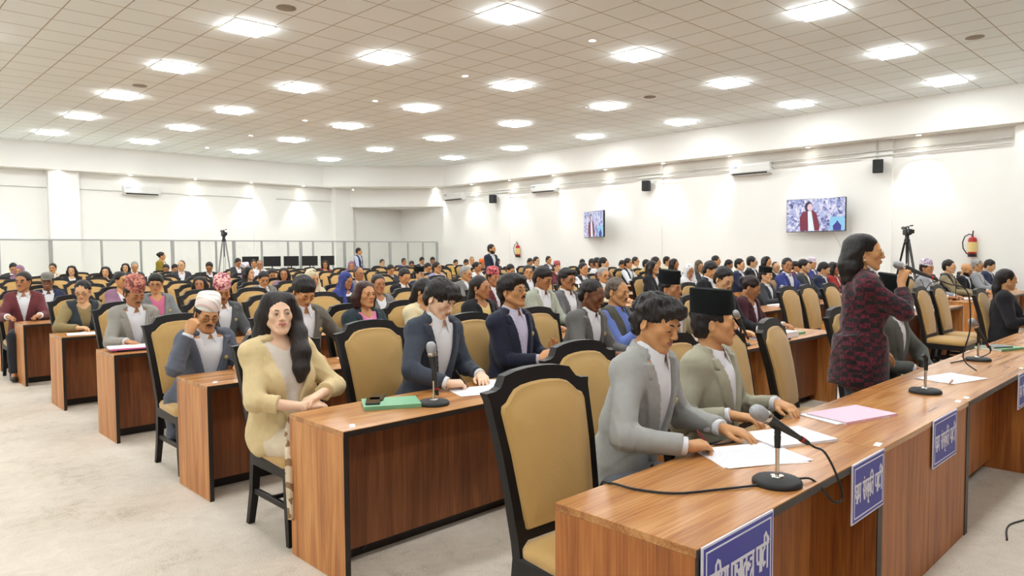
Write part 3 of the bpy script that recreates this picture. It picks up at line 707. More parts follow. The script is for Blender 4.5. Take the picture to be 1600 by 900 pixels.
# ------------------------------------------------------------------ people: smooth bodies grown from blended shapes
def smin(a, b, k):
    if k <= 0: return np.minimum(a, b)
    h = np.maximum(k - np.abs(a - b), 0) / k
    return np.minimum(a, b) - h * h * k * .25
def cone(a, b, ra, rb):
    a = np.asarray(a, float); b = np.asarray(b, float); ba = b - a; L2 = max(ba @ ba, 1e-9); r = max(ra, rb)
    def fn(X, Y, Z):
        h = np.clip(((X - a[0]) * ba[0] + (Y - a[1]) * ba[1] + (Z - a[2]) * ba[2]) / L2, 0, 1)
        return np.sqrt((X - a[0] - h * ba[0]) ** 2 + (Y - a[1] - h * ba[1]) ** 2 + (Z - a[2] - h * ba[2]) ** 2) - (ra + (rb - ra) * h)
    return fn, np.minimum(a, b) - r, np.maximum(a, b) + r
def fcone(a, b, ra, rb, e0=0.0, e1=0.0):
    """cone with a flat end at b"""
    a = np.asarray(a, float); b = np.asarray(b, float); ba = b - a; L = math.sqrt(max(ba @ ba, 1e-9)); u = ba / L; r = max(ra, rb)
    def fn(X, Y, Z):
        s = (X - a[0]) * u[0] + (Y - a[1]) * u[1] + (Z - a[2]) * u[2]
        h = np.clip(s / L, 0, 1)
        q = np.sqrt(np.maximum((X - a[0] - s * u[0]) ** 2 + (Y - a[1] - s * u[1]) ** 2 + (Z - a[2] - s * u[2]) ** 2, 1e-12)) - (ra + (rb - ra) * h)
        return np.maximum(np.maximum(q, s - L), -s)
    return fn, np.minimum(a, b) - r, np.maximum(a, b) + r
def ell(c, r, R=None):
    c = np.asarray(c, float); r = np.asarray(r, float); m = r.max()
    def fn(X, Y, Z):
        x, y, z = X - c[0], Y - c[1], Z - c[2]
        if R is not None:
            x, y, z = R[0, 0] * x + R[1, 0] * y + R[2, 0] * z, R[0, 1] * x + R[1, 1] * y + R[2, 1] * z, R[0, 2] * x + R[1, 2] * y + R[2, 2] * z
        k0 = np.sqrt((x / r[0]) ** 2 + (y / r[1]) ** 2 + (z / r[2]) ** 2)
        k1 = np.sqrt((x / r[0] ** 2) ** 2 + (y / r[1] ** 2) ** 2 + (z / r[2] ** 2) ** 2)
        return k0 * (k0 - 1) / np.maximum(k1, 1e-6)
    return fn, c - m, c + m
class Field:
    def __init__(s, lo, hi, h, fine=()):
        s.ax = []
        for i in range(3):
            x = lo[i]; g = [x]
            while x < hi[i]:
                st = h
                for f_lo, f_hi, fh in fine:
                    if f_lo[i] - h <= x <= f_hi[i]: st = min(st, fh if x >= f_lo[i] - fh else max(fh, f_lo[i] - x))
                x += st; g.append(x)
            s.ax.append(np.array(g))
        s.h = h
        s.D = np.full([len(a) for a in s.ax], 9.0, np.float32)
    def sl(s, lo, hi, m):
        out = []
        for i in range(3):
            a = np.searchsorted(s.ax[i], lo[i] - m); b = np.searchsorted(s.ax[i], hi[i] + m)
            out.append(slice(max(a - 1, 0), b + 1))
        return tuple(out)
    def xyz(s, q): return s.ax[0][q[0]][:, None, None], s.ax[1][q[1]][None, :, None], s.ax[2][q[2]][None, None, :]
    def add(s, p, k=.01, cut=False):
        fn, lo, hi = p
        q = s.sl(lo, hi, k + 2.5 * s.h)
        if any(x.stop <= x.start for x in q): return s
        d = fn(*s.xyz(q)); D = s.D[q]
        s.D[q] = -smin(-D, d, k) if cut else smin(D, d, k)
        return s
    def full(s): return s.xyz((slice(None),) * 3)
    def mesh(s):
        D = s.D; S = D < 0
        nx, ny, nz = D.shape
        c = np.zeros((nx - 1, ny - 1, nz - 1), np.int8)
        offs = [(i, j, k) for i in (0, 1) for j in (0, 1) for k in (0, 1)]
        for i, j, k in offs: c += S[i:nx - 1 + i, j:ny - 1 + j, k:nz - 1 + k]
        I, J, K = np.nonzero((c > 0) & (c < 8)); n = len(I)
        if n == 0: return np.zeros((0, 3)), np.zeros((0, 4), np.int32)
        val = np.stack([D[I + i, J + j, K + k] for i, j, k in offs], 1)
        ax = s.ax; P0 = np.stack([ax[0][I], ax[1][J], ax[2][K]], 1); P1 = np.stack([ax[0][I + 1], ax[1][J + 1], ax[2][K + 1]], 1)
        acc = np.zeros((n, 3)); cnt = np.zeros(n); O = np.array(offs)
        for a in range(8):
            for b in range(a + 1, 8):
                if np.abs(O[a] - O[b]).sum() != 1: continue
                va, vb = val[:, a], val[:, b]; cr = (va < 0) != (vb < 0)
                t = np.where(cr, va / np.where(cr, va - vb, 1), 0)
                w = O[a][None] + (O[b] - O[a])[None] * t[:, None]
                acc += np.where(cr[:, None], P0 + (P1 - P0) * w, 0); cnt += cr
        V = acc / cnt[:, None]
        idx = np.full(c.shape, -1, np.int32); idx[I, J, K] = np.arange(n)
        F = []
        for d in range(3):
            A = [slice(None)] * 3; B = [slice(None)] * 3; A[d] = slice(0, -1); B[d] = slice(1, None)
            for e in range(3):
                if e != d: A[e] = slice(1, -1); B[e] = slice(1, -1)
            sa = S[tuple(A)]; cr = sa != S[tuple(B)]
            i = np.nonzero(cr); ii = [x.copy() for x in i]; e, f = [x for x in range(3) if x != d]
            ii[e] += 1; ii[f] += 1
            def g(de, df):
                w = [x.copy() for x in ii]; w[e] -= de; w[f] -= df
                return idx[w[0], w[1], w[2]]
            q = np.stack([g(1, 1), g(0, 1), g(0, 0), g(1, 0)], 1)
            flip = sa[i] if d != 1 else ~sa[i]
            q[~flip] = q[~flip][:, ::-1]
            F.append(q)
        F = np.concatenate(F); F = F[(F >= 0).all(1)]
        return V, F
def smooth_verts(V, F, it=1, lam=.5):
    for _ in range(it):
        acc = np.zeros_like(V); cnt = np.zeros(len(V))
        for a in range(4):
            for b in (F[:, (a + 1) % 4],):
                np.add.at(acc, F[:, a], V[b]); np.add.at(cnt, F[:, a], 1)
                np.add.at(acc, b, V[F[:, a]]); np.add.at(cnt, b, 1)
        V = V + (acc / np.maximum(cnt, 1)[:, None] - V) * lam
    return V
def Rx(a): c, s = math.cos(a), math.sin(a); return np.array([[1, 0, 0], [0, c, -s], [0, s, c]])
def Ry(a): c, s = math.cos(a), math.sin(a); return np.array([[c, 0, s], [0, 1, 0], [-s, 0, c]])
def Rz(a): c, s = math.cos(a), math.sin(a); return np.array([[c, -s, 0], [s, c, 0], [0, 0, 1]])
def nrm(v): v = np.asarray(v, float); return v / max(np.linalg.norm(v), 1e-9)
def wavy(X, Y, Z, seed, amp, freq):
    rs = np.random.RandomState(seed); d = 0
    for _ in range(4):
        k = rs.normal(size=3); k = k / np.linalg.norm(k) * freq * rs.uniform(.7, 1.4); d = d + np.sin(k[0] * X + k[1] * Y + k[2] * Z + rs.uniform(0, 6.28))
    return d * amp * .5
LOD = [dict(head=.0045, hand=.0045, body=.017, cloth=.0064, hair=.0045), dict(head=.007, hand=.008, body=.024, cloth=.012, hair=.008), dict(head=.0105, hand=.014, body=.032, cloth=.019, hair=.012)]

def fabric(c, kind='suit'):
    if kind == 'check': return check_mat(c)
    return mat('cloth_' + kind, c, .85, spec=.2, bump=.06 if 'shirt' in kind or 'blouse' in kind else .16, bscale=260, vary=.04 if 'shirt' in kind else .10, vscale=35, sheen=.1)
def check_mat(c):
    m = bpy.data.materials.new('maroon_check_knit'); m.use_nodes = True; t = m.node_tree; b = t.nodes['Principled BSDF']
    tc = nd(t, 'ShaderNodeTexCoord'); mp = nd(t, 'ShaderNodeMapping'); mp.inputs['Scale'].default_value = (15, 15, 34); mp.inputs['Rotation'].default_value = (.1, .12, 0)
    t.links.new(tc.outputs['Object'], mp.inputs['Vector'])
    n0 = nd(t, 'ShaderNodeTexNoise', Scale=6.0, Detail=2.0); t.links.new(tc.outputs['Object'], n0.inputs['Vector'])
    v0 = nd(t, 'ShaderNodeVectorMath', operation='SCALE'); t.links.new(n0.outputs['Color'], v0.inputs[0]); v0.inputs['Scale'].default_value = 1.3
    va = nd(t, 'ShaderNodeVectorMath', operation='ADD'); t.links.new(mp.outputs[0], va.inputs[0]); t.links.new(v0.outputs[0], va.inputs[1])
    ck = nd(t, 'ShaderNodeTexChecker', Scale=1.0); t.links.new(va.outputs[0], ck.inputs['Vector'])
    ck.inputs['Color1'].default_value = (*rgb(104, 20, 44), 1); ck.inputs['Color2'].default_value = (*rgb(32, 20, 28), 1)
    n = nd(t, 'ShaderNodeTexNoise', Scale=55.0, Detail=3.0); t.links.new(tc.outputs['Object'], n.inputs['Vector'])
    r = ramp(t, [(.40, (.25, .25, .28)), (.62, (1, 1, 1))]); t.links.new(n.outputs['Fac'], r.inputs['Fac'])
    mx = nd(t, 'ShaderNodeMix', data_type='RGBA', blend_type='MULTIPLY'); mx.inputs['Factor'].default_value = 1
    t.links.new(ck.outputs['Color'], mx.inputs['A']); t.links.new(r.outputs['Color'], mx.inputs['B']); t.links.new(mx.outputs['Result'], b.inputs['Base Color'])
    b.inputs['Roughness'].default_value = .9; b.inputs['Sheen Weight'].default_value = .2
    bp = nd(t, 'ShaderNodeBump', Strength=.5, Distance=.01); t.links.new(n.outputs['Fac'], bp.inputs['Height']); t.links.new(bp.outputs['Normal'], b.inputs['Normal'])
    return m
def dhaka_mat(a, b_, c, scale=46, stripe=False):
    m = bpy.data.materials.new('patterned_cap_cloth'); m.use_nodes = True; t = m.node_tree; b = t.nodes['Principled BSDF']
    tc = nd(t, 'ShaderNodeTexCoord')
    if stripe:
        mp = nd(t, 'ShaderNodeMapping'); mp.inputs['Rotation'].default_value = (math.radians(25), math.radians(-40), 0); mp.inputs['Scale'].default_value = (1, 1, 1); t.links.new(tc.outputs['Object'], mp.inputs[0])
        w = nd(t, 'ShaderNodeTexWave', Scale=4.2, Distortion=1.0, Detail=2.0); w.bands_direction = 'Z'; t.links.new(mp.outputs[0], w.inputs['Vector'])
        r = ramp(t, [(0, rgb(236, 226, 220)), (.42, rgb(232, 214, 206)), (.55, rgb(206, 110, 138)), (.66, rgb(236, 228, 220)), (.8, rgb(150, 188, 150)), (.92, rgb(238, 232, 226))]); t.links.new(w.outputs['Fac'], r.inputs['Fac'])
    else:
        v = nd(t, 'ShaderNodeTexVoronoi', Scale=float(scale)); t.links.new(tc.outputs['Object'], v.inputs['Vector'])
        r = ramp(t, [(.0, a), (.35, b_), (.6, c), (.85, a)], 'CONSTANT'); t.links.new(v.outputs['Color'], r.inputs['Fac'])
    t.links.new(r.outputs['Color'], b.inputs['Base Color']); b.inputs['Roughness'].default_value = .9
    return m
SKIN = [rgb(216, 170, 128), rgb(202, 148, 100), rgb(178, 124, 84), rgb(120, 78, 54), rgb(234, 194, 164)]
def skin_mat(i):
    key = ('skin', i)
    if key in _mats: return _mats[key]
    m = mat('skin', SKIN[i], .5, spec=.4, bump=.05, bscale=180, vary=.06, vscale=30)
    b = m.node_tree.nodes['Principled BSDF']
    b.inputs['Subsurface Weight'].default_value = .08; b.inputs['Subsurface Radius'].default_value = (.012, .005, .003)
    _mats[key] = m; return m
def hair_mat(c):
    m = bpy.data.materials.get('hair_%.3f_%.3f' % (c[0], c[1]))
    if m: return m
    m = bpy.data.materials.new('hair_%.3f_%.3f' % (c[0], c[1])); m.use_nodes = True; t = m.node_tree; b = t.nodes['Principled BSDF']
    tc = nd(t, 'ShaderNodeTexCoord'); mp = nd(t, 'ShaderNodeMapping'); mp.inputs['Scale'].default_value = (140, 140, 16); t.links.new(tc.outputs['Object'], mp.inputs[0])
    n = nd(t, 'ShaderNodeTexNoise', Scale=1.0, Detail=3.0, Distortion=.4); t.links.new(mp.outputs[0], n.inputs['Vector'])
    r = ramp(t, [(.3, tuple(v * .55 for v in c)), (.75, tuple(min(1, v * 1.7) for v in c))]); t.links.new(n.outputs['Fac'], r.inputs['Fac']); t.links.new(r.outputs['Color'], b.inputs['Base Color'])
    b.inputs['Roughness'].default_value = .45; b.inputs['Specular IOR Level'].default_value = .35
    bp = nd(t, 'ShaderNodeBump', Strength=.7, Distance=.006); t.links.new(n.outputs['Fac'], bp.inputs['Height']); t.links.new(bp.outputs['Normal'], b.inputs['Normal'])
    return m
BLACKHAIR = rgb(30, 25, 24); BROWNHAIR = rgb(52, 34, 28); GREYHAIR = rgb(140, 138, 134)
M_LIP = mat('lips', rgb(158, 100, 84), .5); M_LIPR = mat('rose_lips', rgb(194, 108, 100), .4)
M_EYE = mat('eye_white', rgb(226, 222, 216), .25); M_IRIS = mat('iris', rgb(34, 22, 16), .2)
M_LENS = mat('spectacle_frame', rgb(34, 28, 26), .3)
M_GOLD = mat('gold_metal', rgb(204, 170, 96), .3, metal=.8)

def hand_prims(w, d, n, side, curl=.45, s=1.0, spread=1.0, thumb=.5, fcurl=None):
    """w wrist, d finger direction, n palm side; side -1 right hand, +1 left hand"""
    w = np.asarray(w, float); d = nrm(d); n = nrm(np.asarray(n, float) - d * (np.asarray(n, float) @ d)); l = np.cross(d, n) * (1 if side < 0 else -1)
    P = []
    kn = [.029, .0105, -.008, -.026]; ln = [.070, .078, .072, .056]; kd = [.086, .090, .086, .078]
    for i in range(4):
        k = w + d * kd[i] * s + l * kn[i] * s
        P.append((cone(w + d * .012 * s + l * kn[i] * .55 * s, k, .0155 * s, .0125 * s), .014))
        p = k; a = 0.0; cu = curl if fcurl is None else fcurl[i]
        dirl = nrm(d + l * (kn[i] * 2.2 * spread))
        for j, (q, r0, r1) in enumerate(((.44, .0098, .0088), (.32, .0088, .0078), (.24, .0078, .0066))):
            a += cu * (.8, 1.1, .8)[j]
            v = dirl * math.cos(a) + n * math.sin(a)
            e = p + v * ln[i] * q * s
            P.append((cone(p, e, r0 * s, r1 * s), .004)); p = e
    P.append((cone(w + d * .03 * s + n * .006, w + d * .07 * s + n * .004, .020 * s, .020 * s), .015))
    t0 = w + d * .022 * s + l * .022 * s + n * .006 * s; v = nrm(d * .75 + l * .75 * (1 - thumb * .4) + n * .35 * thumb)
    t1 = t0 + v * .042 * s; v = nrm(d * .95 + l * (.35 - .5 * thumb) + n * .5 * thumb); t2 = t1 + v * .032 * s; v = nrm(d + l * (.2 - .6 * thumb) + n * .5 * thumb); t3 = t2 + v * .024 * s
    P += [(cone(t0, t1, .0155 * s, .0118 * s), .010), (cone(t1, t2, .0112 * s, .0098 * s), .004), (cone(t2, t3, .0098 * s, .0074 * s), .004)]
    return P
def elbow(S, W, lu, lf, pole):
    S = np.asarray(S, float); W = np.asarray(W, float); v = W - S; L = np.linalg.norm(v)
    k = max(1.0, L * 1.02 / (lu + lf)); lu *= k; lf *= k
    a = (lu * lu - lf * lf + L * L) / (2 * L); h = math.sqrt(max(lu * lu - a * a, 1e-6)); u = v / L
    p = np.asarray(pole, float); p = nrm(p - u * (p @ u))
    return S + u * a + p * h

def person(name, label, group, loc, yaw, S, lod=0, link_root=True):
    """S: the pose and look. Builds one figure facing -Y in its own space; its origin is the floor point under the pelvis."""
    g = S.get; L = LOD[lod]; fem = g('fem', False); hs = g('hs', .96 if fem else 1.0); seat = g('seat', .47); stand = g('stand', False)
    root = thing(name, label, 'person', loc, yaw, group)
    # ---- skeleton
    lean = math.radians(g('lean', 6)); tw = math.radians(g('twist', 0)); side = math.radians(g('side', 0))
    ts = g('ts', 1.0); wid = g('wid', .93 if fem else 1.0)
    pz = .86 * g('leg', 1.0) if stand else seat + .085
    Rt = Rz(tw) @ Ry(side) @ Rx(lean)
    P0 = np.array([0, 0, pz])
    def tp(p): return P0 + Rt @ (np.asarray(p, float) * np.array([wid, 1, ts]))
    N = tp((0, .012, .485))
    hy, hp, hr = (math.radians(v) for v in g('head', (0, 0, 0)))
    Rh = Rz(hy + tw) @ Rx(hp) @ Ry(hr)
    fwd = g('fwd', .02 + .05 * max(0, math.sin(hp)))
    Hc = N + Rt @ np.array([0, -fwd, 0]) + np.array([0, 0, .155]) * (.97 if fem else 1) - np.array([0, 0, .03]) * max(0, math.sin(hp))
    def hpnt(p): return Hc + Rh @ (np.asarray(p, float) * hs)
    def hell(c, r): return ell(hpnt(c), np.asarray(r, float) * hs, Rh)
    def hcone(a, b, ra, rb): return cone(hpnt(a), hpnt(b), ra * hs, rb * hs)
    sw = .150
    Sh = {s: tp((s * sw, .015, .435)) for s in (-1, 1)}
    arms = {}
    for s, key in ((-1, 'armR'), (1, 'armL')):
        a = dict(w=(s * .16, -.30, .66 if not stand else .80), d=(-s * .5, -.8, -.1), n=(0, 0, -1), curl=.5, pole=(s * .42, .6, -.7))
        a.update(g(key, {}))
        W = np.asarray(a['w'], float); E = elbow(Sh[s] + Rt @ np.array([s * .02, 0, 0]), W, .285, .255, a['pole'])
        arms[s] = (W, E, a)
    # ---- skin
    jawf = .9 if fem else 1.0; fat = g('fat', 1.0)
    H = [(hell((0, .018, .040), (.0735, .092, .084)), 0), (hell((0, -.030, .034), (.062, .056, .062)), .02), (hell((0, -.034, -.022), (.057 * fat, .055, .068)), .02)]
    for s in (-1, 1):
        H += [(hcone((s * .052 * fat, .004, -.040), (s * .020 * jawf, -.068, -.090), .022, .017), .022), (hell((s * .041 * fat, -.056, -.010), (.022, .024, .022)), .018)]
    H += [(hell((0, -.070, -.092), (.023 * jawf, .020, .018)), .016), (hcone((-.036, -.078, .026), (.036, -.078, .026), .013, .013), .016),
          (hell((0, -.076, -.052), (.030, .020, .024)), .014)]
    nose = g('nose', 1.0)
    if lod < 2 or True:
        H += [(hcone((0, -.090, .016), (0, -.090 - .0175 * nose, -.018), .0085, .0118), .009)]
        for s in (-1, 1): H += [(hell((s * .012, -.100, -.023), (.009, .010, .008)), .006)]
    cuts = [(hell((s * .031, -.100, .010), (.019, .013, .012)), .012) for s in (-1, 1)]
    post = [(hell((s * .031, -.0775, .008), (.0165, .0142, .0115)), .004) for s in (-1, 1)]
    lipw = .022
    post += [(hcone((-lipw, -.088, -.049), (0, -.0965, -.0465), .0035, .0062), .003), (hcone((lipw, -.088, -.049), (0, -.0965, -.0465), .0035, .0062), .003),
             (hcone((-lipw * .8, -.088, -.0535), (0, -.0955, -.0575), .004, .0068), .003), (hcone((lipw * .8, -.088, -.0535), (0, -.0955, -.0575), .004, .0068), .003)]
    for s in (-1, 1): post += [(ell(hpnt((s * .0765, .014, -.004)), np.array([.0085, .019, .031]) * hs, Rh @ Rz(s * .35)), .006)]
    post2 = [(ell(hpnt((s * .085, .008, .000)), np.array([.005, .009, .017]) * hs, Rh @ Rz(s * .35)), .004) for s in (-1, 1)]
    body = H
    nk = [(cone(tp((0, .02, .44)), hpnt((0, .016, -.055)), .056 if not fem else .048, .053 if not fem else .046), .03)]
    B = [(ell(tp((0, 0, .02)), (.145 * wid, .11, .12), Rt), .05), (ell(tp((0, -.01, .17)), (.135 * wid, .10, .16 * ts), Rt), .06), (ell(tp((0, -.0, .33)), (.145 * wid, .10, .17 * ts), Rt), .06),
         (cone(tp((-.13, .015, .43)), tp((.13, .015, .43)), .05, .05), .05), (cone(tp((0, .015, .47)), tp((-.12, .015, .44)), .045, .04), .05), (cone(tp((0, .015, .47)), tp((.12, .015, .44)), .045, .04), .05)]
    fine = [(hpnt((0, 0, 0)) - .135 * hs, hpnt((0, 0, 0)) + .140 * hs, L['head'])]
    # ---- legs
    legs = {}
    for s, key in ((-1, 'legR'), (1, 'legL')):
        if stand: q = dict(k=(s * .095, -.02, .46), a=(s * .10, .0, .08))
        else: q = dict(k=(s * .12, -.43, seat + .055), a=(s * .12, -.41, .09))
        q.update(g(key, {})); legs[s] = (tp((s * .085, 0, -.02)), np.asarray(q['k'], float), np.asarray(q['a'], float))
        hp_, kn, an = legs[s]
        B += [(cone(hp_, kn, .075, .052), .04), (cone(kn, an, .05, .036), .02), (cone(an, an + np.array([0, -.13, -.045]), .036, .028), .02)]
    allp = [np.array(hpnt((0, 0, .13))), N, P0, *[v for s in (-1, 1) for v in legs[s]], *Sh.values()]
    for s in (-1, 1):
        W, E, a = arms[s]
        B += [(cone(Sh[s], E, .046, .036), .03), (cone(E, W, .036, .0235), .015)]
        allp += [W, E]
        hpz = hand_prims(W, a['d'], a['n'], s, a['curl'], (.92 if fem else 1.0), a.get('spread', 1), a.get('thumb', .5), a.get('fc'))
        B += hpz
        lo = np.min([p[0][1] for p in hpz], 0); hi = np.max([p[0][2] for p in hpz], 0)
        if a.get('show', True): fine.append((lo - .004, hi + .004, L['hand']))
        allp += [lo, hi]
    lo = np.min(allp, 0) - .14; hi = np.max(allp, 0) + .14
    lo[2] = max(lo[2], -.0)
    F = Field(lo, hi, L['body'], fine)
    for p, k in B + nk: F.add(p, k)
    for p, k in body: F.add(p, k)
    for p, k in cuts: F.add(p, k, True)
    for p, k in post: F.add(p, k)
    for p, k in post2: F.add(p, k, True)
    V, Q = F.mesh(); V = smooth_verts(V, Q, 1, .35)
    ctr = V[Q].mean(1); hl = ((ctr - Hc) @ Rh) / hs
    mi = np.zeros(len(Q), int)
    zc = -.0515 + np.abs(hl[:, 0]) * .12
    mi[(np.abs(hl[:, 0]) < .0225) & (hl[:, 1] < -.084) & (np.abs(hl[:, 2] - zc) < .0090 * np.sqrt(np.maximum(1 - (hl[:, 0] / .0225) ** 2, 0)))] = 1
    if g('beard'):
        mi[(hl[:, 2] < -.035) & (hl[:, 2] > -.125) & (hl[:, 1] < .0) & (mi == 0) & (np.linalg.norm(hl, axis=1) < .16) & ((hl[:, 2] < -.062) | (np.abs(hl[:, 0]) > .032))] = 2
    if lod == 2:
        axh = np.abs(hl[:, 0]); fr_ = hl[:, 1] < -.055
        mi[fr_ & (axh > .013) & (axh < .050) & (np.abs(hl[:, 2] - .029) < .0062)] = 2
        mi[fr_ & (axh > .019) & (axh < .043) & (np.abs(hl[:, 2] - .006) < .0052)] = 2
    hc = g('hairc', BLACKHAIR); HM = hair_mat(hc)
    sk = skin_mat(g('skin', 1))
    link('body', raw_mesh('body', V, Q, [sk, M_LIPR if fem else M_LIP, HM], True, mi), root)
    # ---- eyes, brows, spectacles, moustache
    Mh = Matrix([[*(Rh[i] * hs), Hc[i]] for i in range(3)] + [[0, 0, 0, 1]])
    if lod < 2 or g('eyes'):
        ed = g('gaze', (0, 0))
        for s in (-1, 1):
            if not g('closed'):
                mb = MB(); nn = 12; v = []; f = []; mi2 = []
                for a in range(7):
                    ph = PI * (a + .5) / 7
                    for b in range(nn):
                        t = 2 * PI * b / nn; v.append((math.sin(ph) * math.cos(t), -math.cos(ph), math.sin(ph) * math.sin(t)))
                for a in range(6):
                    for b in range(nn): f.append((a * nn + b, a * nn + (b + 1) % nn, (a + 1) * nn + (b + 1) % nn, (a + 1) * nn + b))
                f.append(tuple(range(nn)))
                gz = Vector((ed[0] + 0, -1, ed[1])).normalized()
                mi2 = [1 if (sum((Vector(v[i]) for i in q), Vector()) / len(q)).normalized().dot(gz) > .90 else 0 for q in f]
                me = bpy.data.meshes.new('eye'); opn = g('open', .40)
                me.from_pydata([tuple(Mh @ Vector((s * .031 + x * .0135, -.0802 + y * .0128, .0065 + z * .0128 * opn))) for x, y, z in v], [], f)
                me.materials.append(M_EYE); me.materials.append(M_IRIS); me.polygons.foreach_set('material_index', mi2); me.polygons.foreach_set('use_smooth', [True] * len(f)); link('eye', me, root)
            zl = .0125 if not g('closed') else .0015
            pts = [Mh @ Vector((s * (.031 + dx), -.0800 - .0132 * math.sqrt(max(0, 1 - (dx / .0175) ** 2)), zl - (dx / .016) ** 2 * (.004 if not g('closed') else -.003))) for dx in (-.0145, -.009, -.003, .003, .009, .0145)]
            MB().tube(pts, [.0005, .0011, .0015, .0016, .0014, .0006], 6).obj('eyelash', mat('lash', rgb(26, 20, 18), .6), root)
            pts = [Mh @ Vector((s * x, y, z)) for x, y, z in ((.013, -.0935, .0265), (.022, -.0935, .0305), (.032, -.0915, .0325), (.042, -.085, .031), (.050, -.076, .0265))]
            MB().tube(pts, [.0022, .0034, .0034, .0026, .001] if not fem else [.0015, .0024, .0024, .0018, .0006], 6).obj('eyebrow', HM, root)
    if g('glasses'):
        gm = g('glassm', M_LENS); mb = MB(); gr = g('glassr', .0205)
        rim = []
        for s in (-1, 1):
            mb.tube([Mh @ Vector((s * .032 + gr * 1.05 * math.cos(t), -.1045 + .004 * math.cos(t) * s * s, .004 + gr * .78 * math.sin(t))) for t in [2 * PI * i / 20 for i in range(20)]], .0018 * g('glasst', 1), 6, False, closed=True)
            mb.tube([Mh @ Vector(p) for p in ((s * .054, -.102, .008), (s * .073, -.07, .010), (s * .079, .0, .012), (s * .079, .022, .004))], .0017, 6)
        mb.tube([Mh @ Vector(p) for p in ((-.0115, -.106, .008), (0, -.112, .011), (.0115, -.106, .008))], .0017, 6)
        mb.obj('spectacles', gm, root)
        if g('tint'):
            for s in (-1, 1):
                MB().rings([[tuple(Mh @ Vector((s * .032 + gr * 1.0 * math.cos(t), -.1045 + dy, .004 + gr * .74 * math.sin(t)))) for t in [2 * PI * i / 16 for i in range(16)]] for dy in (0, .0012)]).obj('lens', mat('tinted_lens', g('tint'), .1), root)
    if g('moustache'):
        F = Field(hpnt((0, -.1, -.035)) - .05, hpnt((0, -.1, -.035)) + .05, max(L['head'] * .8, .0035))
        for s in (-1, 1): F.add(hcone((0, -.1015, -.0365), (s * .026, -.0915, -.0455), .0068, .0035), .004)
        v, q = F.mesh()
        if len(q): link('moustache', raw_mesh('moustache', v, q, HM, True), root)
    if g('earring'):
        for s in (-1, 1): MB().lathe([(.001, -.008), (.008, -.003), (.008, .004), (.001, .008)], 12, Mh @ Matrix.Translation((s * .082, .004, -.042))).obj('earring', mat('pearl', rgb(222, 208, 170), .25), root)
    # ---- hair and headwear
    style = g('hair', 'short')
    if style:
        lo = hpnt((0, 0, 0)) - .19; hi = hpnt((0, 0, 0)) + .19
        locks = g('locks')
        if locks:
            LP = np.array([p for lk in locks for p, _ in lk['pts']]); LPw = np.array([hpnt(p) for p in LP]); lo = np.minimum(lo, LPw.min(0) - .08); hi = np.maximum(hi, LPw.max(0) + .08)
        F = Field(lo, hi, L['hair'])
        th = g('thick', .010)
        F.add(hell((0, .022, .044), (.0745 + th, .090 + th, .083 + th)), 0)
        if style in ('short', 'fringe', 'grey'):
            F.add(hell((0, .055, -.01), (.070 + th * .6, .055 + th * .5, .072)), .02)
        if g('top', 0): F.add(hell((0, -.02, .075), (.066, .07, .05 + g('top'))), .02)
        if g('swept'):
            F.add(hell((.01, -.062, .088), (.062, .045, .034)), .02)
        # open the face, round the ears
        F.add(hell((0, -.112, -.030), (.0640 + g('wface', 0), .060, .098 + g('brow', 0))), .012, True)
        for s in (-1, 1):
            if style != 'long' or g('tuck'): F.add(hell((s * .085, -.014, -.034), (.040, .046, .056)), .012, True)
        if style != 'long': F.add(hell((0, .03, -.135), (.11, .13, .068)), .012, True)
        if style == 'fringe':
            for i in range(13):
                x = -.062 + i * .0103; z = .066 + .008 * math.sin(i * 2.4)
                F.add(hcone((x * .8, -.055, .114), (x * .95, -.088, .082 + .006 * math.sin(i * 2.1)), .016, .012), .010)
                F.add(hcone((x * .95, -.088, .082 + .006 * math.sin(i * 2.1)), (x * 1.02 - .003, -.095, z - .012), .012, .005), .008)
        if locks:
            for lk in locks:
                pts = lk['pts']
                for (p, r), (p2, r2) in zip(pts[:-1], pts[1:]): F.add(hcone(p, p2, r, r2), lk.get('k', .025))
        if g('cap'): F.add(hell((0, .01, .155), (.13, .14, .080)), .01, True)
        if style == 'bun': F.add(hell((0, .115, .045), (.040, .036, .040)), .02)
        X, Y, Z = F.full()
        if lod < 2:
            x = (X - Hc[0]) * Rh[0, 0] + (Y - Hc[1]) * Rh[1, 0] + (Z - Hc[2]) * Rh[2, 0]; y = (X - Hc[0]) * Rh[0, 1] + (Y - Hc[1]) * Rh[1, 1] + (Z - Hc[2]) * Rh[2, 1]
            ang = np.arctan2(x, -(y - .03))
            F.D += (.0014 * np.sin(ang * 34 + 40 * Z) + .0013 * np.sin(ang * 61 - 55 * Z)) * g('strand', 1.0)
            F.D += wavy(X, Y, Z, 5, .0022 * g('messy', 1.0), 95) + wavy(X, Y, Z, 6, .0012 * g('messy', 1.0), 210)
        v, q = F.mesh(); v = smooth_verts(v, q, 1, .3)
        link('hair', raw_mesh('hair', v, q, HM, True), root)
    cap = g('cap')
    if cap:
        kind, cm = cap[0], cap[1]; mb = MB(); rr = []; nn = 28
        if kind == 'tall': prof = [(0.0, .0860, .1030, 0), (.012, .0866, .1036, 0), (.06, .0872, .1050, -.002), (.104, .0880, .1060, -.004), (.110, .0860, .1040, -.004), (.1115, .080, .097, -.004), (.1105, .03, .05, -.004)]
        elif kind == 'dhaka': prof = [(0.0, .0855, .1035, 0), (.012, .0858, .1038, 0), (.05, .0840, .1015, .0), (.080, .0790, .0965, .002), (.091, .0720, .0890, .003), (.095, .055, .070, .004), (.093, .015, .03, .004)]
        else: prof = [(0.0, .084, .102, 0), (.012, .084, .102, 0), (.05, .080, .098, 0), (.07, .070, .088, 0), (.080, .045, .06, 0), (.082, .01, .02, 0)]
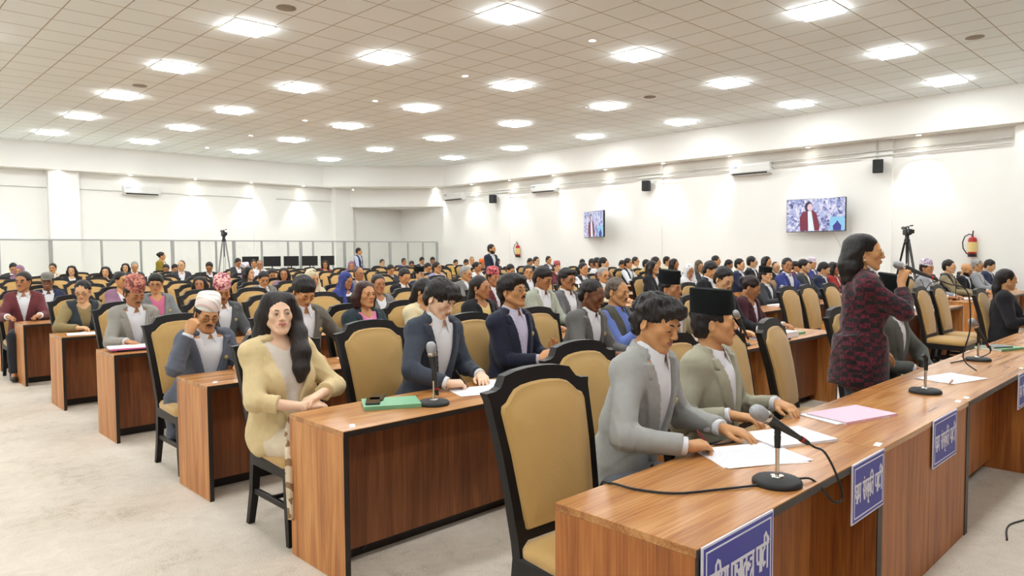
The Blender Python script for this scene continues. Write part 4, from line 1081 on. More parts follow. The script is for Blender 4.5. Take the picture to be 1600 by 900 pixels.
        hgt = cap[2] if len(cap) > 2 else 1.0; tilt = g('captilt', .10)
        for z, rx, ry, dy in prof:
            ring = []
            for k in range(nn):
                t = 2 * PI * k / nn; x = rx * math.cos(t); y = ry * math.sin(t) + .016 + dy
                zz = .056 + z * hgt - y * tilt * -1.0
                if kind == 'dhaka': zz += (z / .094) * (.012 * math.sin(t + .9) + .005 * math.cos(2 * t))
                ring.append(tuple(Mh @ Vector((x, y, zz))))
            rr.append(ring)
        mb.rings(rr); o = mb.obj('cap', cm, root)
        if kind == 'flat':
            MB().rings([[tuple(Mh @ Vector((.062 * math.cos(t), -.075 + .062 * math.sin(t) * (1 if math.sin(t) < 0 else .3), .046 + dz - .010 * (math.sin(t) < 0)))) for t in [2 * PI * i / 20 for i in range(20)]] for dz in (0, .008)]).obj('peak', cm, root)
    if g('scarf'):
        F = Field(hpnt((0, 0, 0)) - .26, hpnt((0, 0, 0)) + .24, L['hair'] * 1.5)
        F.add(hell((0, .03, .035), (.098, .112, .108)), 0); F.add(hcone((0, .05, -.05), (0, .05, -.17), .085, .13), .03)
        for s in (-1, 1): F.add(hcone((s * .085, -.01, -.02), (s * .085, -.05, -.17), .03, .05), .03)
        F.add(hell((0, -.13, -.035), (.064, .125, .105)), .012, True)
        X, Y, Z = F.full(); F.D += wavy(X, Y, Z, 3, .003, 60)
        v, q = F.mesh(); link('head_scarf', raw_mesh('head_scarf', v, q, g('scarf'), True), root)
    # ---- clothes
    jm, shm, tm = g('jacket'), g('shirt', fabric(rgb(222, 222, 226), 'shirt')), g('trousers', fabric(rgb(44, 44, 50)))
    sleevem = g('sleeves')
    lo = np.min([P0 - .28, N - .2, *Sh.values(), *[arms[s][0] for s in (-1, 1)], *[arms[s][1] for s in (-1, 1)]], 0) - .10
    hi = np.max([P0 + .2, N + .12, *Sh.values(), *[arms[s][0] for s in (-1, 1)], *[arms[s][1] for s in (-1, 1)]], 0) + .10
    belly = g('belly', 1.0)
    def torso(infl):
        r = [(ell(tp((0, .0, .03)), (.160 * wid + infl, .125 + infl, .13 + infl), Rt), 0), (ell(tp((0, -.012, .17)), (.150 * wid + infl, .112 * belly + infl, .17 * ts + infl), Rt), .06),
             (ell(tp((0, -.004, .32)), (.160 * wid + infl, .112 + infl, .165 * ts + infl), Rt), .06), (cone(tp((-.145, .015, .432)), tp((.145, .015, .432)), .054 + infl, .054 + infl), .05),
             (cone(tp((0, .018, .475)), tp((-.12, .018, .445)), .047 + infl, .044 + infl), .04), (cone(tp((0, .018, .475)), tp((.12, .018, .445)), .047 + infl, .044 + infl), .04)]
        if fem:
            for s in (-1, 1): r += [(ell(tp((s * .075, -.088, .29)), (.062 + infl, .052 + infl, .060 + infl), Rt), .04)]
        return r
    def tl(X, Y, Z):
        x, y, z = X - P0[0], Y - P0[1], Z - P0[2]
        return ((x * Rt[0, 0] + y * Rt[1, 0] + z * Rt[2, 0]) / wid, x * Rt[0, 1] + y * Rt[1, 1] + z * Rt[2, 1], (x * Rt[0, 2] + y * Rt[1, 2] + z * Rt[2, 2]) / ts)
    Fj = Field(lo, hi, L['cloth'])
    for p, k in torso(.0): Fj.add(p, k)
    X, Y, Z = Fj.full(); x, y, z = tl(X, Y, Z)
    Dt = Fj.D.copy()
    neckcut = cone(tp((0, .012, .44)), hpnt((0, .02, -.05)), .060 if not fem else .054, .060 if not fem else .056)
    v0, vw = g('v', (.16, .24))     # apex of the front opening, widening per metre
    ax = np.abs(x)
    w = np.maximum((z - v0) * vw, 0) + .004
    # shirt
    D = np.maximum(np.maximum(Dt - .007, -(z - .02)), z - .475 if not fem else z - g('neckz', .445) - 2.2 * ax ** 1.5)
    Fs = Field(lo, hi, L['cloth']); Fs.D = D.astype(np.float32)
    Fs.add((neckcut[0], neckcut[1], neckcut[2]), .004, True)
    if g('collar', True):
        hC = max(L['head'] * .75, .0034); cc = tp((0, .01, .49))
        Fc = Field(cc - .125, cc + .125, hC); xx, yy, zz = tl(*Fc.full())
        rad = np.sqrt(xx ** 2 + ((yy - .010) * .92) ** 2); rt = (.0575 if not fem else .051) + np.maximum(.530 - zz, 0) * .42
        front = np.clip(-(yy - .01) / .07, 0, 1)
        zlow = .468 - .038 * front ** 2
        dC = np.maximum(np.maximum(np.abs(rad - rt) - .0042, zlow - zz), zz - (.532 - .020 * front))
        dC = np.maximum(dC, np.where(yy < 0, .006 + np.maximum(.515 - zz, 0) * .42 - np.abs(xx), -9))
        Fc.D = dC.astype(np.float32)
        v, q = Fc.mesh()
        if len(q): link('collar', raw_mesh('collar', smooth_verts(v, q, 1, .35), q, shm, True), root)
    if jm is not None or sleevem is not None or True:
        for s in (-1, 1):
            W, E, a = arms[s]
            if a.get('cuff', True) and g('cuffs', True):
                u = nrm(W - E); hC = max(L['head'] * .8, .004); Fc = Field(np.minimum(W, W - u * .1) - .06, np.maximum(W, W - u * .1) + .06, hC)
                Fc.add(fcone(W - u * .085, W - u * .002, .0395, .0370), 0); v, q = Fc.mesh()
                if len(q): link('cuff', raw_mesh('cuff', smooth_verts(v, q, 1, .3), q, shm, True), root)
    if sleevem is not None:   # shirt sleeves worn under a waistcoat
        for s in (-1, 1):
            W, E, a = arms[s]; Fs.add(cone(Sh[s], E, .066, .054), .03); Fs.add(fcone(E, W - nrm(W - E) * .01, .054, .040), .02)
    X, Y, Z = Fs.full(); Fs.D += wavy(X, Y, Z, 11, .0028, 45).astype(np.float32)
    v, q = Fs.mesh()
    if len(q): link('shirt', raw_mesh('shirt', smooth_verts(v, q, 1, .3), q, shm if sleevem is None else [shm], True), root)
    # jacket
    if jm is not None:
        inf = g('infl', .020)
        Fj.D = (Dt - inf).astype(np.float32)
        hem = g('hem', -.10 if not stand else -.16)
        if not stand:
            for s in (-1, 1): Fj.add(cone(tp((s * .10, .02, .0)), tp((s * .145, -.05, hem)), .086, .045), .045)
            Fj.add(ell(tp((0, .02, .0)), (.168 * wid, .138, .115), Rt), .035)
            if g('skirt'):
                for p, p2, r, r2 in g('skirt'): Fj.add(cone(p, p2, r, r2), .05)
        else:
            Fj.add(fcone(tp((0, 0, .12)), tp((0, 0, hem)), .165, .19), .06)
            for s in (-1, 1): Fj.add(cone(tp((s * .06, 0, .05)), tp((s * .075, 0, hem + .05)), .12, .125), .06)
        if not g('vest'):
            for s in (-1, 1):
                W, E, a = arms[s]; u = nrm(W - E); sl = g('sl', .022); fr_ = a.get('sleeve', 1.0)
                Fj.add(cone(Sh[s] + Rt @ np.array([-s * .002, .0, -.012]), E, .068, .053), .032)
                Fj.add(fcone(E, E + (W - E) * fr_ - u * sl, .053, g('cuffr', .044)), .022)
                Fj.add(ell(E, (.050, .050, .050)), .02)
                # elbow folds
                q = Fj.sl(np.minimum(E, Sh[s]) - .1, np.maximum(E, Sh[s]) + .1, .02); xx, yy, zz = Fj.xyz(q)
                dd = (xx - E[0]) ** 2 + (yy - E[1]) ** 2 + (zz - E[2]) ** 2; ph = (xx - E[0]) * u[0] + (yy - E[1]) * u[1] + (zz - E[2]) * u[2]
                Fj.D[q] += (.0050 * (1 - np.abs(np.sin(ph * 62 + 14 * (zz + xx) + 9 * yy))) ** 2 * -1.4 * np.exp(-dd / .014)).astype(np.float32)
        else:
            for s in (-1, 1):
                Fj.add(ell(tp((s * .215, .01, .40)), (.062, .11, .14)), .02, True)
        X, Y, Z = Fj.full()
        Fj.D += (wavy(X, Y, Z, 21 + g('seed', 0), .0034 * g('folds', 1.0), 34) + wavy(X, Y, Z, 31, .0015, 75)).astype(np.float32)
        if lod < 2:   # drapery: soft ridges that run down and across the cloth
            f1 = wavy(X, Y, Z, 51 + g('seed', 0), 1.0, 9); f2 = wavy(X, Y, Z, 61 + g('seed', 0), .8, 14)
            Fj.D -= (.0058 * g('folds', 1.0) * (1 - np.abs(np.sin(13 * Z + 16 * X - 9 * Y + 2.2 * f1))) ** 4 * np.clip(.55 + .45 * f2, 0, 1)).astype(np.float32)
            Fj.D += (.0045 * g('folds', 1.0) * (1 - np.abs(np.sin(20 * Z - 14 * X + 8 * Y + 2.0 * f2))) ** 5 * np.clip(.5 - .5 * f1, 0, 1)).astype(np.float32)
        wedge = np.maximum(np.maximum(ax - w, y + .03), v0 - z)
        closed = g('zip', False)
        if not closed: Fj.D = (-smin(-Fj.D, wedge, .010)).astype(np.float32)
        else: Fj.D = np.maximum(Fj.D, -np.maximum(np.maximum(ax - .022, y + .03), .40 - z)).astype(np.float32)
        if not closed and not g('nolapel'):
            lw = np.clip((z - v0) * .42, 0, .062) * np.where(z > .425, .78, 1.0)
            strip = np.maximum(np.maximum(w - .003 - ax, ax - w - lw), np.maximum(y + .02, np.maximum(v0 + .01 - z, z - .485)))
            notch = np.abs(z - .418 - (ax - w) * .35) - .004
            lap = np.maximum(np.maximum(Dt - inf - .0125, strip), -np.maximum(notch, w + .028 - ax))
            Fj.D = np.minimum(Fj.D, lap.astype(np.float32))
            c0, c1 = tp((0, .022, .445)), tp((0, .024, .520)); Fc = Field(lo, hi, L['cloth']); Fc.add(fcone(c0, c1, .096, .078), 0)
            Fj.D = np.minimum(Fj.D, np.maximum(Fc.D, -.010 - y + .0 * x).astype(np.float32))
        nr = .066 if not fem else .058
        fn = cone(tp((0, .012, .43)), tp((0, .006, .60)), nr, nr + .004)
        Fj.add(fn, .004, True)
        v, q = Fj.mesh()
        me = raw_mesh('jacket', smooth_verts(v, q, 1, .35), q, jm, True)
        link(g('jname', 'jacket'), me, root)
        if not closed and not g('nobutton') and lod < 2:
            for dz in ((0.0, -.07) if not fem else (0.0,)):
                p = tp((.012, 0, v0 - .012 + dz)); n_ = Rt @ np.array([0, -1, 0]); # march out to the surface
                ii = np.array([np.argmin(np.abs(Fj.ax[i] - p[i])) for i in range(3)])
                t = 0
                for t in np.arange(0, .2, .004):
                    pp = p + n_ * t; i3 = tuple(min(len(Fj.ax[i]) - 1, int(np.searchsorted(Fj.ax[i], pp[i]))) for i in range(3))
                    if Fj.D[i3] > 0: break
                MB().lathe([(.010, -.004), (.010, .002), (.007, .004)], 14, Matrix.Translation(p + n_ * t) @ rot_to(n_)).obj('button', mat('button', rgb(60, 56, 52), .4), root)
        if g('badge'):
            bx, bz = g('badge') if isinstance(g('badge'), tuple) else (.075, .36)
            p = tp((bx, -.05, bz)); n_ = Rt @ nrm((.25, -1, 0)); t = 0
            for t in np.arange(0, .2, .003):
                pp = p + n_ * t; i3 = tuple(min(len(Fj.ax[i]) - 1, int(np.searchsorted(Fj.ax[i], pp[i]))) for i in range(3))
                if Fj.D[i3] > 0: break
            MB().lathe([(.0165, -.008), (.0165, .002), (.014, .004)], 18, Matrix.Translation(p + n_ * t) @ rot_to(n_)).obj('badge', mat('gilt_badge', rgb(212, 190, 130), .35, metal=.4), root)
    # trousers and shoes
    hb = max(L['cloth'] * 1.6, .014)
    lp = [v for s in (-1, 1) for v in legs[s]]
    F = Field(np.min(lp, 0) - .16, np.max(lp, 0) + .16, hb)
    F.add(ell(tp((0, 0, .0)), (.165 * wid, .13, .115), Rt), 0)
    for s in (-1, 1):
        hp_, kn, an = legs[s]; fl = g('flare', .062)
        F.add(cone(hp_, kn, .094, .070), .05); F.add(fcone(kn, an + np.array([0, 0, .0]), .069, fl), .03)
    X, Y, Z = F.full(); F.D += wavy(X, Y, Z, 41, .003, 40).astype(np.float32)
    v, q = F.mesh(); link('trousers', raw_mesh('trousers', v, q, tm, True), root)
    for s in (-1, 1):
        an = legs[s][2]; F = Field(an - .26, an + .12, hb * .8)
        F.add(ell((an[0], an[1] - .075, .040), (.044, .12, .040)), 0); F.add(ell((an[0], an[1] + .0, .052), (.040, .055, .045)), .03)
        X, Y, Z = F.full(); F.D = np.maximum(F.D, -(Z - .002) + 0 * X + 0 * Y).astype(np.float32)
        v, q = F.mesh(); link('shoe', raw_mesh('shoe', v, q, g('shoes', mat('black_leather', rgb(26, 24, 24), .35)), True), root)
    for s_, nm in ((-1, '_gripR'), (1, '_gripL')):
        W, E, a = arms[s_]; root[nm] = [float(v) for v in (W + nrm(a['d']) * .115 + nrm(a['n']) * .022)]
    if g('drape'):
        P = smooth_path(g('drape')[0], 8); wv = g('drape')[1]; V_ = []; n_ = 9
        for i, p in enumerate(P):
            t = i / (len(P) - 1)
            for j in range(n_):
                u = j / (n_ - 1) - .5; V_.append((p.x + u * wv * (.8 + .4 * t), p.y + .012 * math.sin(j * 2.1 + t * 3), p.z + .01 * math.cos(j * 1.7) - abs(u) * .03 * t))
        Fq = [(i * n_ + j, i * n_ + j + 1, (i + 1) * n_ + j + 1, (i + 1) * n_ + j) for i in range(len(P) - 1) for j in range(n_ - 1)]
        o = link('scarf', raw_mesh('scarf', V_, np.array(Fq), g('drape')[2], True), root); md = o.modifiers.new('thickness', 'SOLIDIFY'); md.thickness = .004
    root['_ztop'] = float(hpnt((0, 0, .13))[2])
    root['_head'] = [float(x) for x in hpnt((0, .02, .125))]
    return root

# ------------------------------------------------------------------ seating plan
ROWY = [1.04, 2.89, 4.50, 6.45, 8.2, 10.05, 11.6, 13.4, 15.1, 16.8, 18.4, 19.9]
ORD = ['front', 'second', 'third', 'fourth', 'fifth', 'sixth', 'seventh', 'eighth', 'ninth', 'tenth', 'eleventh', 'twelfth']
BLK = {'left': [(1.71, 3.13), (3.13, 4.45), (4.45, 5.97), (5.97, 7.40)], 'middle': [(8.25, 9.47), (9.47, 10.69), (10.69, 11.91)], 'right': [(12.7, 14.1), (14.1, 15.5), (15.5, 16.9)]}
def cnt(i): return nth[i]
def joined(o, name, mats):
    """one mesh out of a built thing, for the far rows where its parts are too small to show"""
    V = []; Fc = []; MI = []; n = 0
    for ch in o.children:
        me = ch.data; co = [tuple(v.co) for v in me.vertices]; V += co
        k = mats.index(me.materials[0])
        for p in me.polygons: Fc.append(tuple(i + n for i in p.vertices)); MI.append(k)
        n += len(co)
    me = bpy.data.meshes.new(name); me.from_pydata(V, [], Fc)
    for mm in mats: me.materials.append(mm)
    me.polygons.foreach_set('material_index', MI); me.polygons.foreach_set('use_smooth', [True] * len(Fc)); me.update()
    try: me.set_sharp_from_angle(angle=math.radians(40))
    except Exception: pass
    return me
# ---- desks
def put_desk(k, x0, x1, label):
    flush = (k == 0 and abs(x0 - 3.13) < .01)
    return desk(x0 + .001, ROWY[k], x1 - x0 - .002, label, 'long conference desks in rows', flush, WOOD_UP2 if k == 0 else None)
_far_desk = {}
for k in range(12):
    for bl, segs in BLK.items():
        if k == 0 and bl != 'left': continue
        ss = list(segs) + ([(7.40, 8.82)] if k == 0 else [])
        for i, (a, b) in enumerate(ss):
            end = ' at the %s aisle' % {'left': 'wide left', 'middle': 'middle', 'right': 'far'}[bl] if i == 0 else ''
            lab = 'wood grain desk, %s row, %s desk of the %s block%s' % (ORD[k], cnt(i), bl, end)
            if k == 0 and i == 1: lab = 'front row wood grain desk with a panel flush to its front edge'
            if k < 5: put_desk(k, a, b, lab)
            else:
                key = round(b - a, 2)
                if key not in _far_desk:
                    t = put_desk(k, a, b, lab); _far_desk[key] = joined(t, 'conference_desk', [WOOD_TOP, WOOD_UP, M_EDGE, WOOD_SHADED])
                    for ch in list(t.children): bpy.data.objects.remove(ch)
                    bpy.data.objects.remove(t)
                tag(link('conference_desk', _far_desk[key], None, (a + .001, ROWY[k], 0)), lab, 'desk', 'long conference desks in rows')

# ---- people
def head_top(S, loc_yaw=0):
    """where the crown of the head comes to lie for a pose (same skeleton as in person())"""
    g = S.get; fem = g('fem', False); hs = g('hs', .96 if fem else 1.0)
    lean = math.radians(g('lean', 6)); tw = math.radians(g('twist', 0)); side = math.radians(g('side', 0))
    pz = .86 * g('leg', 1.0) if g('stand') else g('seat', .47) + .085
    Rt = Rz(tw) @ Ry(side) @ Rx(lean); N = np.array([0, 0, pz]) + Rt @ np.array([0, .012, .485 * g('ts', 1.0)])
    hy, hp, hr = (math.radians(v) for v in g('head', (0, 0, 0))); Rh = Rz(hy + tw) @ Rx(hp) @ Ry(hr); fwd = g('fwd', .02 + .05 * max(0, math.sin(hp)))
    Hc = N + Rt @ np.array([0, -fwd, 0]) + np.array([0, 0, .155]) * (.97 if fem else 1) - np.array([0, 0, .03]) * max(0, math.sin(hp))
    return Rz(loc_yaw) @ (Hc + Rh @ (np.array([0, .01, .135 + g('capz', 0.0)]) * hs))
def solve(S, x, z, y, yaw=0):
    """torso length so that the crown is at height z, root so that the crown is at x; y is the pelvis"""
    S = dict(S)
    for _ in range(8):
        t = head_top(S, yaw); S['ts'] = min(1.22, max(.78, S.get('ts', 1.0) + (z - t[2]) / .48))
    t = head_top(S, yaw)
    return S, (x - t[0], y, 0)
SEATY = .53 + .38
people = []      # (row, x)
def seated(name_label, k, x, z, S, lod, yaw=0, dy=0.0, chair_x=None, chair_dy=0.0):
    S, loc = solve(S, x, z, ROWY[k] + SEATY + dy, math.radians(yaw))
    o = person('person', name_label, None, loc, math.radians(yaw), S, lod)
    people.append((k, loc[0] if chair_x is None else chair_x, name_label, chair_dy))
    return o
deskz = DH + .045
F_ = fabric
BLACKCAP = mat('black_cap_cloth', rgb(27, 30, 30), .95, spec=.1, bump=.2, bscale=300)
WHITE = F_(rgb(220, 222, 228), 'shirt_w'); LILAC = F_(rgb(196, 192, 214), 'shirt_w')
def sleeves_on_desk(dx=.16, dy=-.44, turn=.35): return dict(armR=dict(w=(-dx, dy, deskz), d=(turn, -.9, -.05), curl=.45), armL=dict(w=(dx, dy, deskz), d=(-turn, -.9, -.05), curl=.4))

# front row
MAN1 = seated('man in grey suit with tousled black hair reading papers at the front desk', 0, 2.615, 1.372, dict(
    jacket=F_(rgb(160, 160, 156)), lean=18, twist=8, head=(-8, 19, 3), skin=1, hair='short', thick=.014, top=.012, swept=True, messy=2.4, closed=True, v=(.10, .26), badge=(.09, .33), folds=1.3,
    armR=dict(w=(-.12, -.45, deskz), d=(.93, -.3, -.02), n=(.1, .1, -1), curl=.75, thumb=.9, pole=(-.8, .25, -.6)), armL=dict(w=(.24, -.40, deskz), d=(.1, -1, -.05), curl=.3), trousers=F_(rgb(110, 112, 120)),
    skirt=[((-.13, .02, .52), (-.15, -.02, .34), .09, .045)]), 0, dy=.04, chair_x=2.78, chair_dy=.20)
seated('man in olive grey blazer and tall black cap looking sideways along the front row', 0, 3.27, 1.415, dict(
    jacket=F_(rgb(164, 160, 140)), lean=5, twist=6, head=(26, -2, 0), capz=.098, cap=('tall', BLACKCAP, 1.12), skin=1, hair='short', thick=.009, v=(.12, .24), folds=1.2,
    armR=dict(w=(-.20, -.26, deskz), d=(.35, -.95, -.05), curl=.35, pole=(-.4, .6, -.7)), armL=dict(w=(.20, -.30, deskz), d=(-.4, -.9, -.05), curl=.4)), 0, chair_x=3.38, chair_dy=.03)
seated('man in grey jacket and black cap bowed over beside the standing woman', 0, 5.70, 1.43, dict(wid=1.1, 
    jacket=F_(rgb(96, 98, 94)), lean=12, head=(6, 4, 0), capz=.09, cap=('tall', BLACKCAP, 1.0), skin=2, hair='short', closed=True, folds=1.5,
    armR=dict(w=(-.08, -.30, .70), d=(.6, -.7, -.2), curl=.5), armL=dict(w=(.10, -.36, .66), d=(-.7, -.6, -.2), curl=.5, pole=(.95, .1, -.3))), 1, chair_x=5.85, chair_dy=.1)
seated('woman in black jacket with sleek black hair at the far end of the front row', 0, 9.62, 1.33, dict(fem=True,
    jacket=F_(rgb(34, 34, 38)), lean=3, head=(18, 4, 0), skin=1, hair='long', v=(.06, .22), strand=.3, messy=.4, collar=False, earring=True,
    locks=[dict(pts=[((0, .09, .02), .05), ((0, .10, -.10), .045), ((0, .10, -.2), .03)])], **sleeves_on_desk(.14, -.30)), 1, yaw=18, chair_x=9.66)
# second row
seated('woman in cream blazer with long dark hair and crossed arms by the left aisle', 1, 1.835, 1.345, dict(fem=True, wid=1.0, hs=.97,
    jacket=F_(rgb(214, 192, 146), 'linen'), shirt=F_(rgb(222, 212, 200), 'blouse'), lean=1, twist=4, head=(-20, -3, -2), skin=4, hair='long', thick=.013, strand=.25, messy=.3, hairc=rgb(36, 29, 28), open=.5, gaze=(.35, .06),
    v=(.05, .26), collar=False, earring=True, nobutton=True, folds=1.4, cuffr=.05, wface=.004, infl=.022, cuffs=False, sl=.05,
    locks=[dict(pts=[((.055, -.02, .085), .040), ((.083, .005, .0), .042), ((.098, -.025, -.11), .046), ((.095, -.075, -.22), .052), ((.085, -.10, -.31), .044), ((.075, -.105, -.37), .022)], k=.03),
           dict(pts=[((-.05, .0, .09), .04), ((-.085, .03, .0), .040), ((-.098, .045, -.11), .046), ((-.105, .06, -.22), .045), ((-.12, .075, -.28), .022)], k=.03),
           dict(pts=[((0, .075, .04), .075), ((0, .085, -.1), .075), ((-.03, .09, -.24), .06)], k=.04)],
    armR=dict(w=(-.01, -.315, .745), d=(1, -.02, .02), n=(-.05, .3, -1), curl=.35, thumb=.3, pole=(-.9, .2, -.5), sleeve=.66), armL=dict(w=(.09, -.285, .79), d=(-.9, -.35, -.12), n=(-.1, -.1, -1), curl=.45, pole=(.9, .2, -.5), sleeve=.85),
    trousers=F_(rgb(212, 196, 170), 'print'), flare=.058, legR=dict(k=(-.02, -.46, .53), a=(.0, -.46, .09)), legL=dict(k=(.15, -.46, .53), a=(.14, -.44, .09)),
    drape=([(.0, -.20, .67), (-.06, -.29, .61), (-.085, -.355, .53), (-.09, -.375, .42), (-.085, -.38, .30), (-.08, -.38, .20)], .12, dhaka_mat(rgb(222, 208, 184), rgb(214, 196, 166), rgb(150, 116, 84), 30)), hem=-.05, skirt=[((-.09, .02, .54), (-.08, -.15, .535), .085, .07), ((.10, .02, .54), (.12, -.15, .535), .085, .07)]), 0, chair_x=1.95, dy=-.02)
WRITER = seated('young man in charcoal suit with black fringe bent over writing', 1, 2.865, 1.385, dict(
    jacket=F_(rgb(62, 68, 80)), lean=17, twist=4, head=(8, 28, 4), skin=4, hair='fringe', thick=.016, top=.02, closed=True, v=(.08, .25), folds=1.2,
    armR=dict(w=(-.17, -.50, deskz), d=(.93, -.28, -.05), n=(.15, .2, -1), curl=.8, thumb=.9, pole=(-.85, .2, -.6)), armL=dict(w=(.16, -.42, deskz), d=(-.5, -.85, -.05), curl=.3)), 0, chair_x=2.68, chair_dy=.12)
seated('man in navy suit with moustache and thin spectacles looking up beside the writer', 1, 3.63, 1.40, dict(
    jacket=F_(rgb(38, 42, 58)), shirt=LILAC, lean=5, twist=6, head=(4, -4, 0), skin=1, hair='short', thick=.016, top=.014, swept=True, glasses=True, glassm=mat('thin_metal_frame', rgb(150, 130, 100), .3, metal=.8), glasst=.6, moustache=True, badge=(.085, .36), v=(.08, .23), folds=1.2, fat=1.08,
    armR=dict(w=(.0, -.33, .80), d=(.75, -.5, .35), n=(.2, .6, -.6), curl=.5, cuff=True), armL=dict(w=(.19, -.31, .80), d=(-.25, -.35, .9), n=(-.8, -.2, .2), curl=.25, thumb=.1)), 0, chair_x=3.52, chair_dy=.06)
seated('dark skinned man in grey suit looking down, next to the man in navy', 1, 4.40, 1.335, dict(
    jacket=F_(rgb(100, 98, 96)), lean=17, twist=6, head=(8, 20, 3), skin=3, hair='short', thick=.006, closed=True, v=(.09, .25), badge=(.08, .36), folds=1.2,
    armR=dict(w=(-.08, -.48, deskz), d=(.9, -.4, -.02), curl=.35, pole=(-.8, .2, -.6)), armL=dict(w=(.16, -.46, deskz), d=(-.3, -.9, -.05), curl=.4)), 0, chair_x=4.25, chair_dy=.08)
seated('balding man in blue shirt and dark waistcoat leaning back', 1, 4.95, 1.335, dict(
    jacket=F_(rgb(82, 80, 70)), vest=True, sleeves=True, shirt=F_(rgb(104, 124, 190), 'shirt_b'), lean=-2, twist=4, head=(2, 8, 0), skin=1, hair='short', thick=.005, hairc=rgb(92, 80, 70), moustache=True, v=(.10, .16), jname='waistcoat', nolapel=True,
    armR=dict(w=(.02, -.25, .90), d=(.3, .3, .9), n=(.2, .9, .1), curl=1.1, pole=(-.5, .2, -.8)), armL=dict(w=(.16, -.36, deskz), d=(-.5, -.85, -.05), curl=.4)), 0, chair_x=4.98)
seated('man in tall black cap and tan jacket in the second row behind the capped man', 1, 5.70, 1.43, dict(
    jacket=F_(rgb(168, 152, 122)), lean=4, twist=2, head=(0, 0, 0), capz=.098, cap=('tall', BLACKCAP, 1.12), skin=2, hair='short', v=(.14, .22), fat=1.1, **sleeves_on_desk()), 1)
seated('dark haired woman bent forward in profile behind a desk microphone', 1, 7.05, 1.285, dict(fem=True,
    jacket=F_(rgb(70, 36, 44)), lean=14, head=(22, 24, 0), skin=2, hair='bun', hairc=rgb(40, 26, 24), closed=True, collar=False, v=(.16, .2), **sleeves_on_desk()), 1)
# third row
seated('man in white striped cap and grey coat resting his forehead on his fist', 2, 2.03, 1.315, dict(
    jacket=F_(rgb(92, 96, 108)), lean=17, twist=4, head=(-10, 16, 6), capz=.075, cap=('dhaka', dhaka_mat(0, 0, 0, stripe=True), 1.05), captilt=.02, skin=1, hair='short', glasses=True, moustache=True, closed=True, v=(.02, .24), badge=(.085, .33), folds=1.3,
    armR=dict(w=(-.185, -.325, 1.01), d=(.42, -.02, .9), n=(.55, .55, -.1), curl=1.25, thumb=.9, pole=(-.6, -.8, -.9)), armL=dict(w=(.17, -.40, deskz), d=(-.6, -.8, -.05), curl=.4),
    trousers=F_(rgb(120, 124, 136)), skirt=[((-.15, .02, .50), (-.20, .00, .26), .10, .045), ((-.12, -.1, .50), (-.18, -.2, .36), .08, .05)]), 0, chair_x=1.98, chair_dy=.06)
seated('man in brown grey tweed with head bowed behind the long haired woman', 2, 2.77, 1.365, dict(
    jacket=F_(rgb(104, 100, 90)), lean=13, head=(-2, 32, 0), skin=1, hair='short', thick=.013, top=.01, closed=True, badge=(.10, .36), v=(.10, .24), folds=1.3,
    armR=dict(w=(-.12, -.44, deskz), d=(.5, -.85, 0), curl=.4), armL=dict(w=(.34, -.34, deskz), d=(.35, -.9, -.05), curl=.35, pole=(.7, .4, -.6))), 0)
seated('woman with auburn bob, dark teal jacket and pink top', 2, 3.42, 1.315, dict(fem=True,
    jacket=F_(rgb(46, 58, 64)), shirt=F_(rgb(230, 130, 180), 'blouse'), lean=3, twist=2, head=(2, -2, 0), skin=1, hair='long', hairc=rgb(60, 34, 30), strand=.3, messy=.5, v=(.10, .24), collar=False, earring=True, nobutton=True, fat=1.08,
    locks=[dict(pts=[((.05, .0, .08), .04), ((.085, .02, -.02), .042), ((.082, .015, -.09), .035)]), dict(pts=[((-.05, .0, .08), .04), ((-.085, .02, -.02), .042), ((-.082, .015, -.09), .035)]), dict(pts=[((0, .08, .03), .06), ((0, .085, -.07), .06)])], **sleeves_on_desk()), 0)
seated('woman in cream jacket mostly hidden behind the writing young man', 2, 4.04, 1.315, dict(fem=True, jacket=F_(rgb(222, 208, 170), 'linen'), lean=8, head=(20, 14, 0), skin=1, hair='long', strand=.4, locks=[dict(pts=[((0, .08, .03), .06), ((0, .10, -.1), .055)])], collar=False, **sleeves_on_desk()), 1)
seated('woman in black with swept back black hair and a small earring', 2, 4.77, 1.325, dict(fem=True, jacket=F_(rgb(32, 32, 36)), shirt=F_(rgb(206, 180, 120), 'blouse'), lean=3, head=(14, 2, 0), skin=2, hair='long', strand=.3, messy=.4, earring=True, collar=False, v=(.10, .2),
    locks=[dict(pts=[((0, .07, .03), .07), ((0, .10, -.1), .055), ((0, .10, -.25), .04)])], **sleeves_on_desk()), 1)
seated('man in light grey jacket and striped tie looking down behind the man in navy', 2, 5.60, 1.395, dict(jacket=F_(rgb(168, 172, 156)), lean=9, head=(14, 18, 0), skin=2, hair='short', thick=.012, top=.012, closed=True, v=(.10, .24), **sleeves_on_desk()), 1)
seated('man in dark grey jacket with round spectacles and moustache, third row', 2, 6.05, 1.375, dict(jacket=F_(rgb(104, 104, 106)), lean=5, head=(-2, 4, 0), skin=2, hair='short', thick=.012, swept=True, glasses=True, moustache=True, v=(.10, .24), **sleeves_on_desk()), 1, chair_x=6.12)
DH1 = dhaka_mat(rgb(168, 92, 84), rgb(192, 128, 104), rgb(112, 62, 58), 60); DH2 = dhaka_mat(rgb(206, 120, 130), rgb(226, 180, 170), rgb(140, 60, 74), 46)
DH3 = dhaka_mat(rgb(176, 60, 78), rgb(206, 120, 110), rgb(96, 40, 50), 60); DH4 = dhaka_mat(rgb(200, 180, 200), rgb(226, 222, 220), rgb(150, 130, 160), 50)
